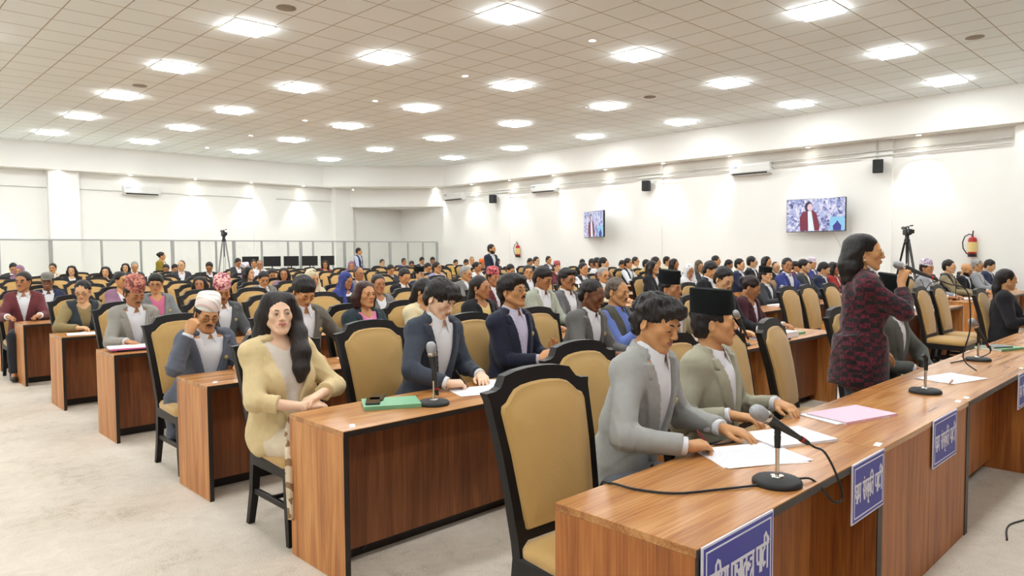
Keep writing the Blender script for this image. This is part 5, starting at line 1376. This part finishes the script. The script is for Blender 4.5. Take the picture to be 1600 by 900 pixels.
# fourth and fifth rows, near the aisle
seated('man in pale grey blazer and brick patterned cap reading at the aisle end', 3, 2.12, 1.385, dict(jacket=F_(rgb(150, 146, 138)), lean=11, twist=2, head=(6, 22, 0), capz=.075, cap=('dhaka', DH1, 1.05), skin=2, hair='short', moustache=True, closed=True, v=(.10, .24), badge=False, **sleeves_on_desk()), 0)
seated('man in dark grey jacket and pink patterned cap with head bowed', 3, 2.91, 1.375, dict(jacket=F_(rgb(84, 86, 88)), lean=12, head=(-12, 20, 0), capz=.075, cap=('dhaka', DH2, 1.05), skin=2, hair='short', moustache=True, closed=True, badge=(.09, .36), v=(.10, .24), **sleeves_on_desk()), 1)
seated('woman in dark waistcoat with spectacles writing at the aisle end', 4, 2.08, 1.275, dict(fem=True, jacket=F_(rgb(54, 60, 66)), vest=True, sleeves=True, shirt=F_(rgb(140, 122, 84), 'blouse'), lean=13, head=(-28, 18, 0), skin=0, hair='bun', glasses=True, glassm=mat('red_frame', rgb(120, 40, 40), .3), closed=True, v=(.12, .2), collar=False, jname='waistcoat', nolapel=True,
    armR=dict(w=(-.14, -.46, deskz), d=(.8, -.55, 0), curl=.8, thumb=.9, pole=(-.8, .2, -.6)), armL=dict(w=(.16, -.42, deskz), d=(-.5, -.85, -.05), curl=.3)), 1)
seated('person with short black hair, spectacles, grey jacket and pink scarf', 4, 2.87, 1.33, dict(fem=True, jacket=F_(rgb(122, 124, 124)), shirt=F_(rgb(200, 110, 140), 'blouse'), lean=6, head=(-22, 8, 0), skin=1, hair='short', thick=.014, top=.01, glasses=True, badge=(.09, .34), v=(.10, .24), collar=False, **sleeves_on_desk()), 1)
# everybody else, row by row: row, x and height of the crown, look, colour, turn of the head
CROWD = [
 (1, 6.50, 1.390, 'd', 'k', 10),
 (1, 13.25, 1.440, 't', 'l', 10),
 (1, 14.52, 1.370, 'v', 'o', 20),
 (1, 15.31, 1.290, 'y', 'k', 15),
 (1, 16.41, 1.350, 'g', 'l', 20),
 (1, 17.03, 1.330, 'd', 'n', 25),
 (2, 9.01, 1.440, 'd', 'k', 30),
 (2, 10.83, 1.360, 'k', 'c', 20),
 (2, 11.57, 1.430, 'm', 'u', -10),
 (2, 12.21, 1.400, 'b', 'c', 35),
 (3, 17.10, 1.420, 't', 'u', 15),
 (2, 12.87, 1.330, 'd', 'n', 35),
 (2, 13.49, 1.330, 'w', 'r', 30),
 (3, 4.85, 1.300, 'b', 'g', 15),
 (3, 6.73, 1.400, 't', 'm', 20),
 (3, 9.16, 1.300, 'g', 'b', 10),
 (3, 10.53, 1.390, 'w', 'k', 35),
 (3, 11.69, 1.300, 's', 'w', 0),
 (3, 13.61, 1.390, 'm', 'n', 25),
 (3, 14.12, 1.450, 'm', 'k', 40),
 (3, 14.78, 1.440, 'w', 'k', 20),
 (3, 15.23, 1.310, 'x', 'c', 0),
 (3, 16.23, 1.300, 'm', 'm', 30),
 (4, 4.92, 1.330, 's', 'b', 25),
 (4, 5.46, 1.280, 's', 'u', 30),
 (4, 6.43, 1.310, 'd', 'k', 20),
 (4, 7.72, 1.330, 'g', 'g', 35),
 (4, 9.20, 1.320, 'm', 'k', -5),
 (4, 10.73, 1.340, 'v', 'w', 15),
 (4, 11.35, 1.450, 'm', 'm', 40),
 (4, 13.17, 1.430, 'm', 'k', 35),
 (4, 13.89, 1.380, 'w', 'm', 30),
 (4, 14.92, 1.320, 's', 'c', 5),
 (4, 15.70, 1.450, 'm', 'n', 35),
 (4, 16.20, 1.320, 'd', 'c', 35),
 (5, 1.88, 1.350, 'm', 'm', -5),
 (5, 3.02, 1.320, 'b', 'p', 40),
 (5, 4.09, 1.220, 'w', 'p', 0),
 (5, 5.04, 1.270, 'd', 'g', 15),
 (5, 6.83, 1.320, 'x', 'g', 30),
 (5, 8.15, 1.360, 'k', 'n', 30),
 (5, 10.46, 1.290, 'd', 'c', 20),
 (5, 13.44, 1.410, 'm', 'w', 30),
 (5, 14.66, 1.380, 'v', 'c', 35),
 (5, 15.45, 1.340, 'm', 'y', 30),
 (5, 16.39, 1.410, 'm', 'b', 35),
 (6, 2.45, 1.310, 'f', 'n', 10),
 (6, 5.53, 1.330, 'w', 'k', 45),
 (6, 6.20, 1.290, 'w', 'p', 10),
 (6, 9.78, 1.350, 'm', 'v', 40),
 (6, 10.96, 1.330, 'b', 'w', 40),
 (6, 13.71, 1.360, 't', 'm', 10),
 (6, 15.13, 1.360, 'm', 'k', 30),
 (6, 16.36, 1.290, 'd', 'c', 0),
 (6, 17.10, 1.390, 'm', 'b', 35),
 (7, 6.78, 1.230, 'd', 'l', 15),
 (7, 9.75, 1.260, 'd', 'c', 20),
 (7, 10.85, 1.290, 'd', 'g', 20),
 (7, 14.81, 1.430, 'm', 'k', 20),
 (7, 16.72, 1.310, 'd', 'k', 0),
 (8, 7.01, 1.400, 't', 'p', 20),
 (8, 14.24, 1.400, 'o', 'c', 20),
 (8, 16.20, 1.340, 'd', 'c', 20),
 (8, 17.15, 1.410, 'm', 'c', 20),
 (9, 4.58, 1.290, 'w', 'c', 5),
 (9, 6.20, 1.420, 'x', 'c', -10),
 (9, 6.80, 1.350, 'd', 'k', 20),
 (9, 10.80, 1.320, 's', 'p', 0),
 (9, 15.31, 1.450, 'x', 'b', 0),
 (9, 16.37, 1.330, 'd', 'c', 0),
 (10, 3.24, 1.320, 's', 'p', 0),
 (10, 4.28, 1.300, 'w', 'k', 5),
 (10, 5.64, 1.380, 'g', 'c', 10),
 (10, 6.57, 1.290, 'd', 'c', 5),
 (10, 8.86, 1.380, 'x', 'w', 0),
 (10, 10.90, 1.330, 'w', 'r', 0),
 (10, 13.99, 1.270, 'd', 'k', 15),
 (10, 14.86, 1.390, 'd', 'k', 10),
 (10, 16.38, 1.300, 'd', 'k', 30),
 (11, 3.37, 1.360, 'd', 'c', 10),
 (11, 4.20, 1.350, 'm', 'b', 5),
 (11, 5.86, 1.320, 'w', 'k', 0),
 (11, 6.83, 1.270, 'd', 'k', 0),
 (11, 8.87, 1.430, 'd', 'c', 30),
 (11, 9.37, 1.380, 'm', 'b', 10),
 (11, 13.93, 1.330, 'm', 'n', 15),
 (11, 14.84, 1.360, 'm', 'u', 20),
 (11, 15.56, 1.380, 'd', 'c', 10),
 (11, 17.13, 1.270, 'd', 'y', 20),
]
CL = dict(n=('navy', rgb(44, 50, 76)), c=('charcoal', rgb(62, 64, 68)), k=('black', rgb(34, 34, 38)), g=('grey', rgb(116, 116, 114)), l=('light grey', rgb(150, 152, 156)), b=('cream', rgb(206, 194, 164)), w=('white', rgb(216, 216, 220)),
          m=('maroon', rgb(104, 50, 54)), o=('tan', rgb(150, 136, 106)), p=('mauve', rgb(146, 112, 134)), r=('red', rgb(160, 52, 48)), y=('mustard', rgb(190, 160, 84)), u=('blue', rgb(58, 68, 130)), v=('lavender', rgb(140, 140, 180)))
LONG = [dict(pts=[((.05, .0, .08), .04), ((.085, .02, -.03), .042), ((.085, .02, -.15), .045), ((.08, .0, -.24), .03)]), dict(pts=[((-.05, .0, .08), .04), ((-.085, .02, -.03), .042), ((-.085, .02, -.15), .045), ((-.08, .0, -.24), .03)]), dict(pts=[((0, .08, .03), .06), ((0, .09, -.18), .06)])]
def look(t, col, yaw, rs):
    c = F_(CL[col][1]); S = dict(jacket=c, lean=4, head=(yaw * .7, 2, 0), skin=int(rs.choice([0, 1, 1, 2, 2])), hair='short', thick=.011, strand=.6, **sleeves_on_desk())
    who = 'man'
    if col == 'k': S['shirt'] = WHITE
    if t == 'm': d = 'short black hair'; S['glasses'] = rs.rand() < .25; S['moustache'] = rs.rand() < .3
    elif t == 'd': d = 'black hair, head down'; S.update(lean=10, head=(yaw * .7, 24, 0), closed=True)
    elif t == 't': d = 'patterned cap'; S.update(cap=('dhaka', DH3 if col in 'mgc' else DH4, 1.0), capz=.07)
    elif t == 'k': d = 'black cap'; S.update(cap=('tall', BLACKCAP, .8), capz=.075, glasses=col == 'n')
    elif t == 'w': who = 'woman'; d = 'long dark hair'; S.update(fem=True, hair='long', locks=LONG, collar=False, strand=.3)
    elif t == 'b': who = 'woman'; d = 'tied back dark hair'; S.update(fem=True, hair='bun', collar=False)
    elif t == 's': who = 'woman'; d = 'head scarf'; S.update(fem=True, scarf=c if col != 'c' else F_(rgb(96, 88, 70)), collar=False, head=(yaw * .7, 12, 0))
    elif t == 'g': d = 'grey hair'; S.update(hairc=GREYHAIR, glasses=True, head=(yaw * .7, 6, 0))
    elif t == 'v': d = 'black waistcoat and white sleeves'; S.update(jacket=F_(rgb(44, 46, 50)), vest=True, sleeves=True, nolapel=True, jname='waistcoat', shirt=F_(CL[col][1], 'shirt_v') if col != 'c' else WHITE)
    elif t == 'x': d = 'balding head'; S.update(hair='short', thick=.001, hairc=rgb(70, 60, 54), brow=.03)
    elif t == 'f': d = 'grey flat cap'; S.update(cap=('flat', F_(rgb(122, 120, 112))), skin=3, capz=.02)
    elif t == 'o': d = 'orange turban'; S.update(cap=('dhaka', F_(rgb(214, 104, 40)), 1.0), capz=.07)
    elif t == 'y': d = 'shaved head and dark beard'; S.update(hair=None, beard=True, lean=12, head=(yaw * .7, 20, 0), closed=True)
    gar = {'v': 'shirt'}.get(t, 'jacket' if who == 'man' else 'top')
    if t == 'v': return who, d + (' over %s shirt' % CL[col][0] if col not in 'cw' else ''), S
    return who, '%s %s, %s' % (CL[col][0], gar, d), S
crowd_all = sorted([(k, x, z, t, c, yw) for k, x, z, t, c, yw in CROWD])
rows = {}
for k, x, *_ in people: rows.setdefault(k, []).append(x)
for k, x, *_ in crowd_all: rows.setdefault(k, []).append(x)
proto = {}
for n_, (k, x, z, t, col, yw) in enumerate(crowd_all):
    rs = np.random.RandomState(100 + n_)
    turn = yw * 1.3 - 30
    who, desc, S = look(t, col, turn, rs)
    blk = 'left' if x < 7.7 else 'middle' if x < 12.3 else 'right'
    same = sorted(v for v in rows[k] if (v < 7.7) == (x < 7.7) and (v < 12.3) == (x < 12.3))
    lab = '%s in %s, %s row, %s person of the %s block' % (who, desc, ORD[k], cnt(same.index(x)), blk)
    if t == 'v': lab = lab.replace('man in black waistcoat and white sleeves', 'man in black waistcoat') if len(lab.split()) > 16 else lab
    if len(lab.split()) > 16: lab = lab.replace(' of the %s block' % blk, ', %s block' % blk)
    yaw = turn * .3
    if k <= 4:
        seated(lab, k, x, z, S, 1, yaw)
    else:
        key = (t, col, int(yw > 25))
        if key not in proto:
            S2, loc = solve(S, x, 1.31, ROWY[k] + SEATY, math.radians(yaw))
            o = person('person', lab, None, loc, math.radians(yaw), S2, 2); proto[key] = (o, loc[0] - x, 1.31)
        else:
            o = copy_tree(proto[key][0]); o['label'] = lab
        _, dx, z0 = proto[key]
        o.location = (x + dx, ROWY[k] + SEATY, 0); s = z / z0; o.scale = (1, 1, s) if .93 < s < 1.08 else (1, 1, min(1.08, max(.93, s)))
        people.append((k, x, lab, 0.0))
# ---- people on their feet
def standing(label, x, y, z, S, lod, yaw):
    S = dict(S, stand=True); S.setdefault('leg', z / 1.66)
    S, loc = solve(S, x, z, y, math.radians(yaw))
    return person('person', label, None, (loc[0], y, 0), math.radians(yaw), S, lod)
speaker = standing('woman in maroon checked jacket standing and speaking into a microphone', 5.09, 1.84, 1.665, dict(fem=True, leg=.97,
    jacket=F_((0.1, .02, .05), 'check'), shirt=F_(rgb(60, 30, 40), 'blouse'), lean=2, hs=1.0, head=(-18, 2, 0), skin=1, hair='long', strand=.25, messy=.4, hairc=rgb(24, 20, 20), glasses=True, glassm=M_GOLD, glasst=.7, v=(.20, .16), collar=False, earring=True, nobutton=True, cuffs=False, infl=.020, folds=1.3, wid=.92,
    locks=[dict(pts=[((-.05, .02, .085), .042), ((-.070, .062, .0), .038), ((-.074, .068, -.1), .040), ((-.068, .07, -.172), .032)], k=.03), dict(pts=[((.05, .02, .085), .042), ((.070, .062, .0), .038), ((.074, .068, -.1), .040), ((.068, .07, -.172), .032)], k=.03),
           dict(pts=[((0, .07, .04), .08), ((0, .085, -.08), .078), ((0, .088, -.172), .06)], k=.04)],
    armR=dict(w=(-.035, -.245, 1.335), d=(.12, -.28, .95), n=(.55, -.75, -.2), curl=.95, thumb=.8, pole=(-.75, .3, -.8), sleeve=.86), armL=dict(w=(.17, -.20, .86), d=(-.1, -.7, -.6), curl=.4),
    tuck=True, trousers=dhaka_mat(rgb(62, 66, 76), rgb(88, 94, 108), rgb(46, 48, 60), 22), flare=.09), 0, 38)
standing('bearded man in dark navy suit standing near the far end of the right wall', 12.3, 13.5, 1.755, dict(jacket=F_(rgb(36, 46, 62)), beard=True, skin=1, head=(15, 4, 0), moustache=True), 1, 5)
standing('man in black waistcoat standing behind the last row beside the glass partition', 13.4, 21.45, 1.73, dict(jacket=F_(rgb(40, 42, 46)), vest=True, sleeves=True, shirt=F_(rgb(190, 194, 220), 'shirt_v'), nolapel=True, jname='waistcoat', head=(20, 6, 0)), 2, 30)
standing('woman in gold and green standing behind the last row with hair tied up', 6.95, 21.35, 1.62, dict(fem=True, jacket=F_(rgb(140, 122, 40)), hair='bun', head=(20, 4, 0), collar=False), 2, 50)

# ---- chairs: one under every seated person, and empty ones in the gaps
chairs = {}
for k, x, lab, dy in people: chairs.setdefault(k, []).append([x, lab, dy])
EMPTY0 = {0: [2.03, 3.98, 4.62, 6.6], 1: [8.85, 9.35]}
for k in range(12):
    L_ = chairs.setdefault(k, [])
    if k in EMPTY0: L_ += [[x, None, (-.21 if k == 0 and x < 2.3 else .05)] for x in EMPTY0[k]]
    if k > 0:
        for lo, hi in ((2.0, 7.1), (8.55, 11.6), (13.0, 16.7)):
            x = lo
            while x <= hi:
                if all(abs(x - c[0]) > .60 for c in L_): L_.append([x, None, 0.0]); x += .68
                else: x += .06
    L_.sort(key=lambda c: c[0])
    for _ in range(6):
        for a, b in zip(L_[:-1], L_[1:]):
            d = .565 - (b[0] - a[0])
            if d > 0: a[0] -= d / 2; b[0] += d / 2
CH_FAR = None
for k in range(12):
    e = {'left': 0, 'middle': 0, 'right': 0}
    for i, (x, lab, dy) in enumerate(chairs[k]):
        blk = 'left' if x < 7.75 else 'middle' if x < 12.3 else 'right'
        e[blk] += 1
        lb = '%s tan padded dark wood chair, %s row, %s chair of the %s block' % ('occupied' if lab else 'empty', ORD[k], cnt(e[blk] - 1), blk)
        y = ROWY[k] + .53 + .30 + dy
        if k < 6: chair(x, y, 0 if lab else math.radians({(0, 2.03): -3, (0, 3.98): 5, (0, 4.62): 10}.get((k, round(x, 2)), 0)), lb, 'tan padded conference chairs', k < 4)
        else:
            if CH_FAR is None:
                t = chair(x, y, 0, lb, None, False); CH_FAR = joined(t, 'conference_chair', [M_CHAIR, M_TAN])
                for ch in list(t.children): bpy.data.objects.remove(ch)
                bpy.data.objects.remove(t)
            tag(link('conference_chair', CH_FAR, None, (x, y, 0)), lb, 'chair', 'tan padded conference chairs')
for x, y, l in ((9.75, 2.52, 'empty tan padded chair left of the woman in black, far front row'), (10.36, 2.50, 'empty tan padded chair just behind the woman in black, far front row')):
    chair(x, y, 0, l, 'tan padded conference chairs', True)

# ------------------------------------------------------------------ things on the desks
SH_ = ['shra', 'ma'], ['sam', 'skri', 'ti'], PARTY
name_sign(1.725, 2.15, ROWY[0] - .003, [['ra', 'aa', 'shtri', 'ya'], ['pra', 'ja', 'aa', 'ta', 'ntra'], PARTY], 'blue party sign with white script at the nearest desk corner')
name_sign(2.80, 3.14, ROWY[0] - .003, SH_, 'blue party sign with white script in front of the papers', h=.235)
name_sign(3.80, 4.19, ROWY[0] - .003, SH_, 'blue party sign with white script on the flush desk front', h=.235)
name_sign(5.60, 5.98, ROWY[0] - .003, SH_, 'blue party sign with white script farthest along the front desk', h=.235)
# front desk
desk_mic(2.40, 1.14, (-.80, .32, .50), 'chrome stemmed microphone nearest the camera, standing beside the papers', [(.16, -.10, .10), (.19, -.13, .02), (.20, -.15, -.06), (.17, -.13, -.075), (.13, -.10, -.02), (.11, -.07, .010), (.08, -.03, .006)])
tag(MB().tube(smooth_path([(2.33, 1.17, DH + .006), (2.20, 1.24, DH + .006), (2.05, 1.33, DH + .006), (1.99, 1.45, DH + .006), (1.98, 1.55, DH + .006), (1.985, 1.60, DH - .03), (2.0, 1.61, DH - .3)]), .0045, 8).obj('microphone_cable', M_BLACK), 'black cable running across the nearest desk top behind the microphone', 'cable')
sheet(2.665, 1.375, math.radians(62), 'white printed sheet lying nearest the microphone on the front desk', .27, .38)
sheet(2.65, 1.365, math.radians(56), 'pinkish sheet underneath the white printed sheet', .24, .36, DH + .0, M_PAPER, lines=False, curl=.0)
booklet(3.02, 1.39, math.radians(66), 'stack of white papers under the capped man\'s hand', .24, .33, .012, M_PAPER, 'paper_stack', 'paper')
pen(2.74, 1.53, math.radians(-20), 'dark pen lying at the edge of the white papers', DH + .0005)
booklet(3.66, 1.36, math.radians(74), 'pale pink booklet on the front desk beyond the microphone', .23, .38, .012, M_PINK)
booklet(3.62, 1.38, math.radians(70), 'white papers underneath the pale pink booklet', .23, .36, .004, M_PAPER, 'paper_stack', 'paper', DH - .0003)
desk_mic(4.54, 1.28, (-.5, .3, .6), 'empty microphone stand on the front desk before the standing woman', None, .20, False)
sheet(5.15, 1.30, math.radians(75), 'white sheet with a pencil on it on the front desk', .24, .40)
pen(4.97, 1.26, math.radians(8), 'orange pencil lying on the white sheet', DH + .003, mat('orange_wood', rgb(196, 120, 60), .5))
desk_mic(6.12, 1.38, (-.62, .28, .75), 'upright microphone with curling cable at the far end of the front desk', [(.14, -.04, .10), (.20, -.03, .04), (.14, .02, .008), (-.05, .06, .006), (-.3, .10, .006)])
booklet(6.95, 1.42, math.radians(70), 'green notebook at the far end of the front desk', .22, .30, .018, M_GREEN)
booklet(6.90, 1.43, math.radians(60), 'grey notepad lying on the far green notebook', .13, .19, .012, mat('grey_cover', rgb(110, 118, 116), .5), 'notepad', 'notepad', DH + .0185)
for x, y, r, l in ((3.19, 1.075, 8, 'on the front desk beside the second sign'), (4.40, 1.08, 8, 'on the front desk left of the far joint'), (4.54, 1.075, 5, 'on the front desk right of the far joint'), (1.80, 2.96, 60, 'on the second row desk corner'), (1.80, 4.60, 60, 'on the third row desk corner'), (5.92, 1.08, 4, 'on the front desk near the far sign')):
    sticker(x, y, math.radians(r), 'small white sticker ' + l)
tag(MB().tube(smooth_path([(4.5, .86, .006), (4.75, .90, .006), (5.0, .83, .006), (5.3, .80, .006)]), .005, 8).obj('floor_cable', M_BLACK), 'black cable lying on the carpet in front of the front desk', 'cable')
# second row desk
booklet(2.20, 3.22, math.radians(62), 'green notebook with white pages on the second row desk', .22, .30, .020, M_GREEN)
phone(2.12, 3.27, math.radians(-35), 'black phone lying on the green notebook', DH + .021)
phone(2.19, 3.335, math.radians(-40), 'dark slim wallet phone beside the other phone on the green notebook', DH + .021)
desk_mic(2.37, 3.06, (-.10, .06, .98), 'upright chrome microphone before the writing young man', None, .20)
sheet(2.80, 3.16, math.radians(70), 'white sheet the young man is writing on', .24, .34)
sheet(3.10, 3.20, math.radians(50), 'white sheets beside the writing hand on the second row desk', .24, .34)
booklet(4.60, 3.18, math.radians(80), 'white papers in front of the dark skinned man', .24, .32, .006, M_PAPER, 'paper_stack', 'paper')
desk_mic(5.15, 3.12, (-.15, .2, .95), 'desk microphone in front of the man in blue shirt', None, .18)
booklet(6.55, 3.12, math.radians(85), 'white paper stack near the end of the second row desk', .24, .32, .05, M_PAPER, 'paper_stack', 'paper')
booklet(6.82, 3.16, math.radians(82), 'green book near the end of the second row desk', .22, .30, .02, M_GREEN)
booklet(6.30, 3.08, math.radians(70), 'dark blue folder on the second row desk', .22, .30, .012, M_BLUEFILE)
desk_mic(5.72, 3.06, (-.4, .2, .8), 'black microphone by the dark haired woman in profile', None, .18)
# third row
sheet(3.02, 4.80, math.radians(75), 'pink paper under the hand of the man in tweed', .24, .34, DH, M_PINK)
booklet(3.25, 4.82, math.radians(80), 'pink booklet lying on the third row desk', .22, .30, .012, M_PINK)
tag(MB().box(-.105, .105, -.001, .001, 0, .16, 0).obj('folded_sheet', M_PAPER, None, (2.17, 4.72, DH), (math.radians(-20), 0, math.radians(60))), 'white sheet standing up in front of the man with striped cap', 'paper')
booklet(6.9, 4.74, math.radians(80), 'long blue file on the third row desk near the middle aisle', .24, .34, .02, M_BLUEFILE)
booklet(6.45, 4.72, math.radians(85), 'white papers left of the long blue file', .24, .34, .012, M_PAPER, 'paper_stack', 'paper')
desk_mic(6.75, 4.62, (-.5, .1, .8), 'microphone standing by the long blue file', None, .18)
# fourth row and beyond, along the left aisle
booklet(1.98, 6.72, math.radians(78), 'blue and white folder at the end of the fourth row desk', .24, .36, .016, M_BLUEFILE)
booklet(1.93, 6.70, math.radians(84), 'pink folder lying on the blue folder', .24, .38, .008, mat('magenta_folder', rgb(206, 96, 146), .5), 'folder', 'folder', DH + .0168)
sheet(1.92, 6.72, math.radians(80), 'white sheets on top of the pink folder', .23, .36, DH + .0256)
sheet(1.98, 8.42, math.radians(80), 'white sheet the woman in waistcoat is writing on', .24, .34)
pen(2.0, 8.45, math.radians(120), 'white pen on the sheet of the woman in waistcoat', DH + .003, M_WHITEP)
# middle block, front
gooseneck(11.2, 3.2, math.radians(-120), 'black gooseneck microphone on the middle block desk behind the standing woman')
gooseneck(11.55, 3.3, math.radians(-60), 'second gooseneck microphone on the middle block desk by its right end')
booklet(10.75, 3.28, math.radians(80), 'white papers on the middle block desk behind the standing woman', .24, .34, .015, M_PAPER, 'paper_stack', 'paper')
booklet(11.0, 3.34, math.radians(60), 'white open file on the middle block desk by the gooseneck microphone', .24, .34, .012, M_PAPER, 'paper_stack', 'paper')
gooseneck(13.15, 3.3, math.radians(-70), 'gooseneck microphone on the right block desk end')
booklet(13.5, 3.28, math.radians(85), 'white papers on the right block desk by the gooseneck microphone', .26, .36, .012, M_PAPER, 'paper_stack', 'paper')
gooseneck(15.9, 3.3, math.radians(-70), 'gooseneck microphone on the far desk of the right block')
booklet(10.2, 4.8, math.radians(85), 'white papers on the third row middle block desk', .26, .4, .02, M_PAPER, 'paper_stack', 'paper')
desk_mic(10.0, 4.66, (-.5, .2, .7), 'slim microphone leaning over the third row middle block desk', None, .20)
booklet(9.7, 6.7, math.radians(85), 'thick white paper bundle on the fourth row middle block desk', .26, .4, .07, M_PAPER, 'paper_stack', 'paper')
rsx = np.random.RandomState(4)
for k in (3, 4, 5, 6):
    for i, x in enumerate((4.2, 5.6, 9.0, 11.2, 13.6, 16.0)):
        if (k + i) % 2: continue
        bl = 'left' if x < 7.7 else 'middle' if x < 12.3 else 'right'
        booklet(x + rsx.uniform(-.2, .2), ROWY[k] + .26, math.radians(85 + rsx.uniform(-15, 15)), 'white papers on the %s row desk, %s block, %s' % (ORD[k], bl, ('nearer the left aisle', 'towards its right end')[i % 2]), .22, .31, .008, M_PAPER, 'paper_stack', 'paper')
# microphone held by the standing woman, with its cable
hm = thing('handheld_microphone', 'microphone held by the standing woman close to her mouth', 'microphone', tuple(speaker.location), math.radians(38))
hd = Vector((.05, .88, .36)).normalized(); hb = Vector((-.018, -.435, 1.372))
mic_parts(hm, hb, hd)
MB().tube(smooth_path([hb - hd * .045, hb - hd * .12, hb + Vector((.02, -.24, -.10)), hb + Vector((.06, -.28, -.35)), hb + Vector((.10, -.26, -.55)), hb + Vector((.0, -.30, -.625))]), .0045, 8).obj('cable', M_BLACK, hm)
tag(MB().tube(smooth_path([(-.062, -.02, 1.45), (-.075, -.075, 1.40), (-.068, -.118, 1.32), (-.045, -.150, 1.22), (-.02, -.155, 1.12)]), .0045, 6).obj('lanyard', mat('white_strap', rgb(222, 220, 222), .6), None, tuple(speaker.location), (0, 0, math.radians(38))), 'white lanyard hanging from the standing woman\'s neck', 'lanyard')
# pens in writing hands
def pen3(a, b, label, c=M_BLACK):
    o = thing('pen', label, 'pen', a, 0); d = Vector(b) - Vector(a)
    MB().tube([(0, 0, 0), d * .12, d * .95, d], [.001, .0042, .0042, .003], 10).obj('barrel', c, o)
    MB().tube([d * .6 + Vector((0, 0, .005)), d * .93 + Vector((0, 0, .005))], .0014, 6).obj('clip', M_CHROME, o)
def grip(p, key, d, label, c):
    q = p.matrix_world @ Vector(p[key]) if False else Vector(p.location) + Matrix.Rotation(p.rotation_euler.z, 3, 'Z') @ Vector(p[key])
    d = Vector(d).normalized(); q.z = max(q.z, DH + .03); t = (q.z - DH - .004) / -d.z
    pen3(tuple(q + d * t), tuple(q - d * (.135 - t)), label, c)
grip(MAN1, '_gripR', (.55, -.15, -.62), 'red pen in the right hand of the man in grey suit', mat('dark_red_pen', rgb(130, 24, 50), .4))
grip(WRITER, '_gripR', (.45, -.25, -.75), 'dark pen in the writing hand of the young man', M_BLACK)
# rear: tripods, monitors, counter
tripod_camera(8.73, 21.35, 2.33, math.radians(-15), 'tall grey tripod behind the last row', .34, M_ALU)
tripod_camera(16.95, 5.2, 2.12, math.radians(-60), 'black tripod by the right wall', .40)
ct = thing('counter', 'low white counter carrying the monitors before the glass partition', 'counter', (10.9, 21.5, 0))
MB().box(-1.6, 1.6, -.22, .22, 1.0, 1.04, .005).obj('counter_top', M_WHITEP, ct)
MB().box(-1.58, 1.58, -.19, .20, 0, 1.0, .0).obj('counter_body', M_WHITEP, ct)
for x, r, l in ((9.6, 5, 'leftmost'), (10.3, -8, 'second'), (10.95, 6, 'third'), (11.6, -4, 'fourth'), (12.25, 8, 'rightmost')):
    monitor(x, 21.5, 1.041, math.radians(r), '%s black monitor on the white counter before the glass partition' % l)
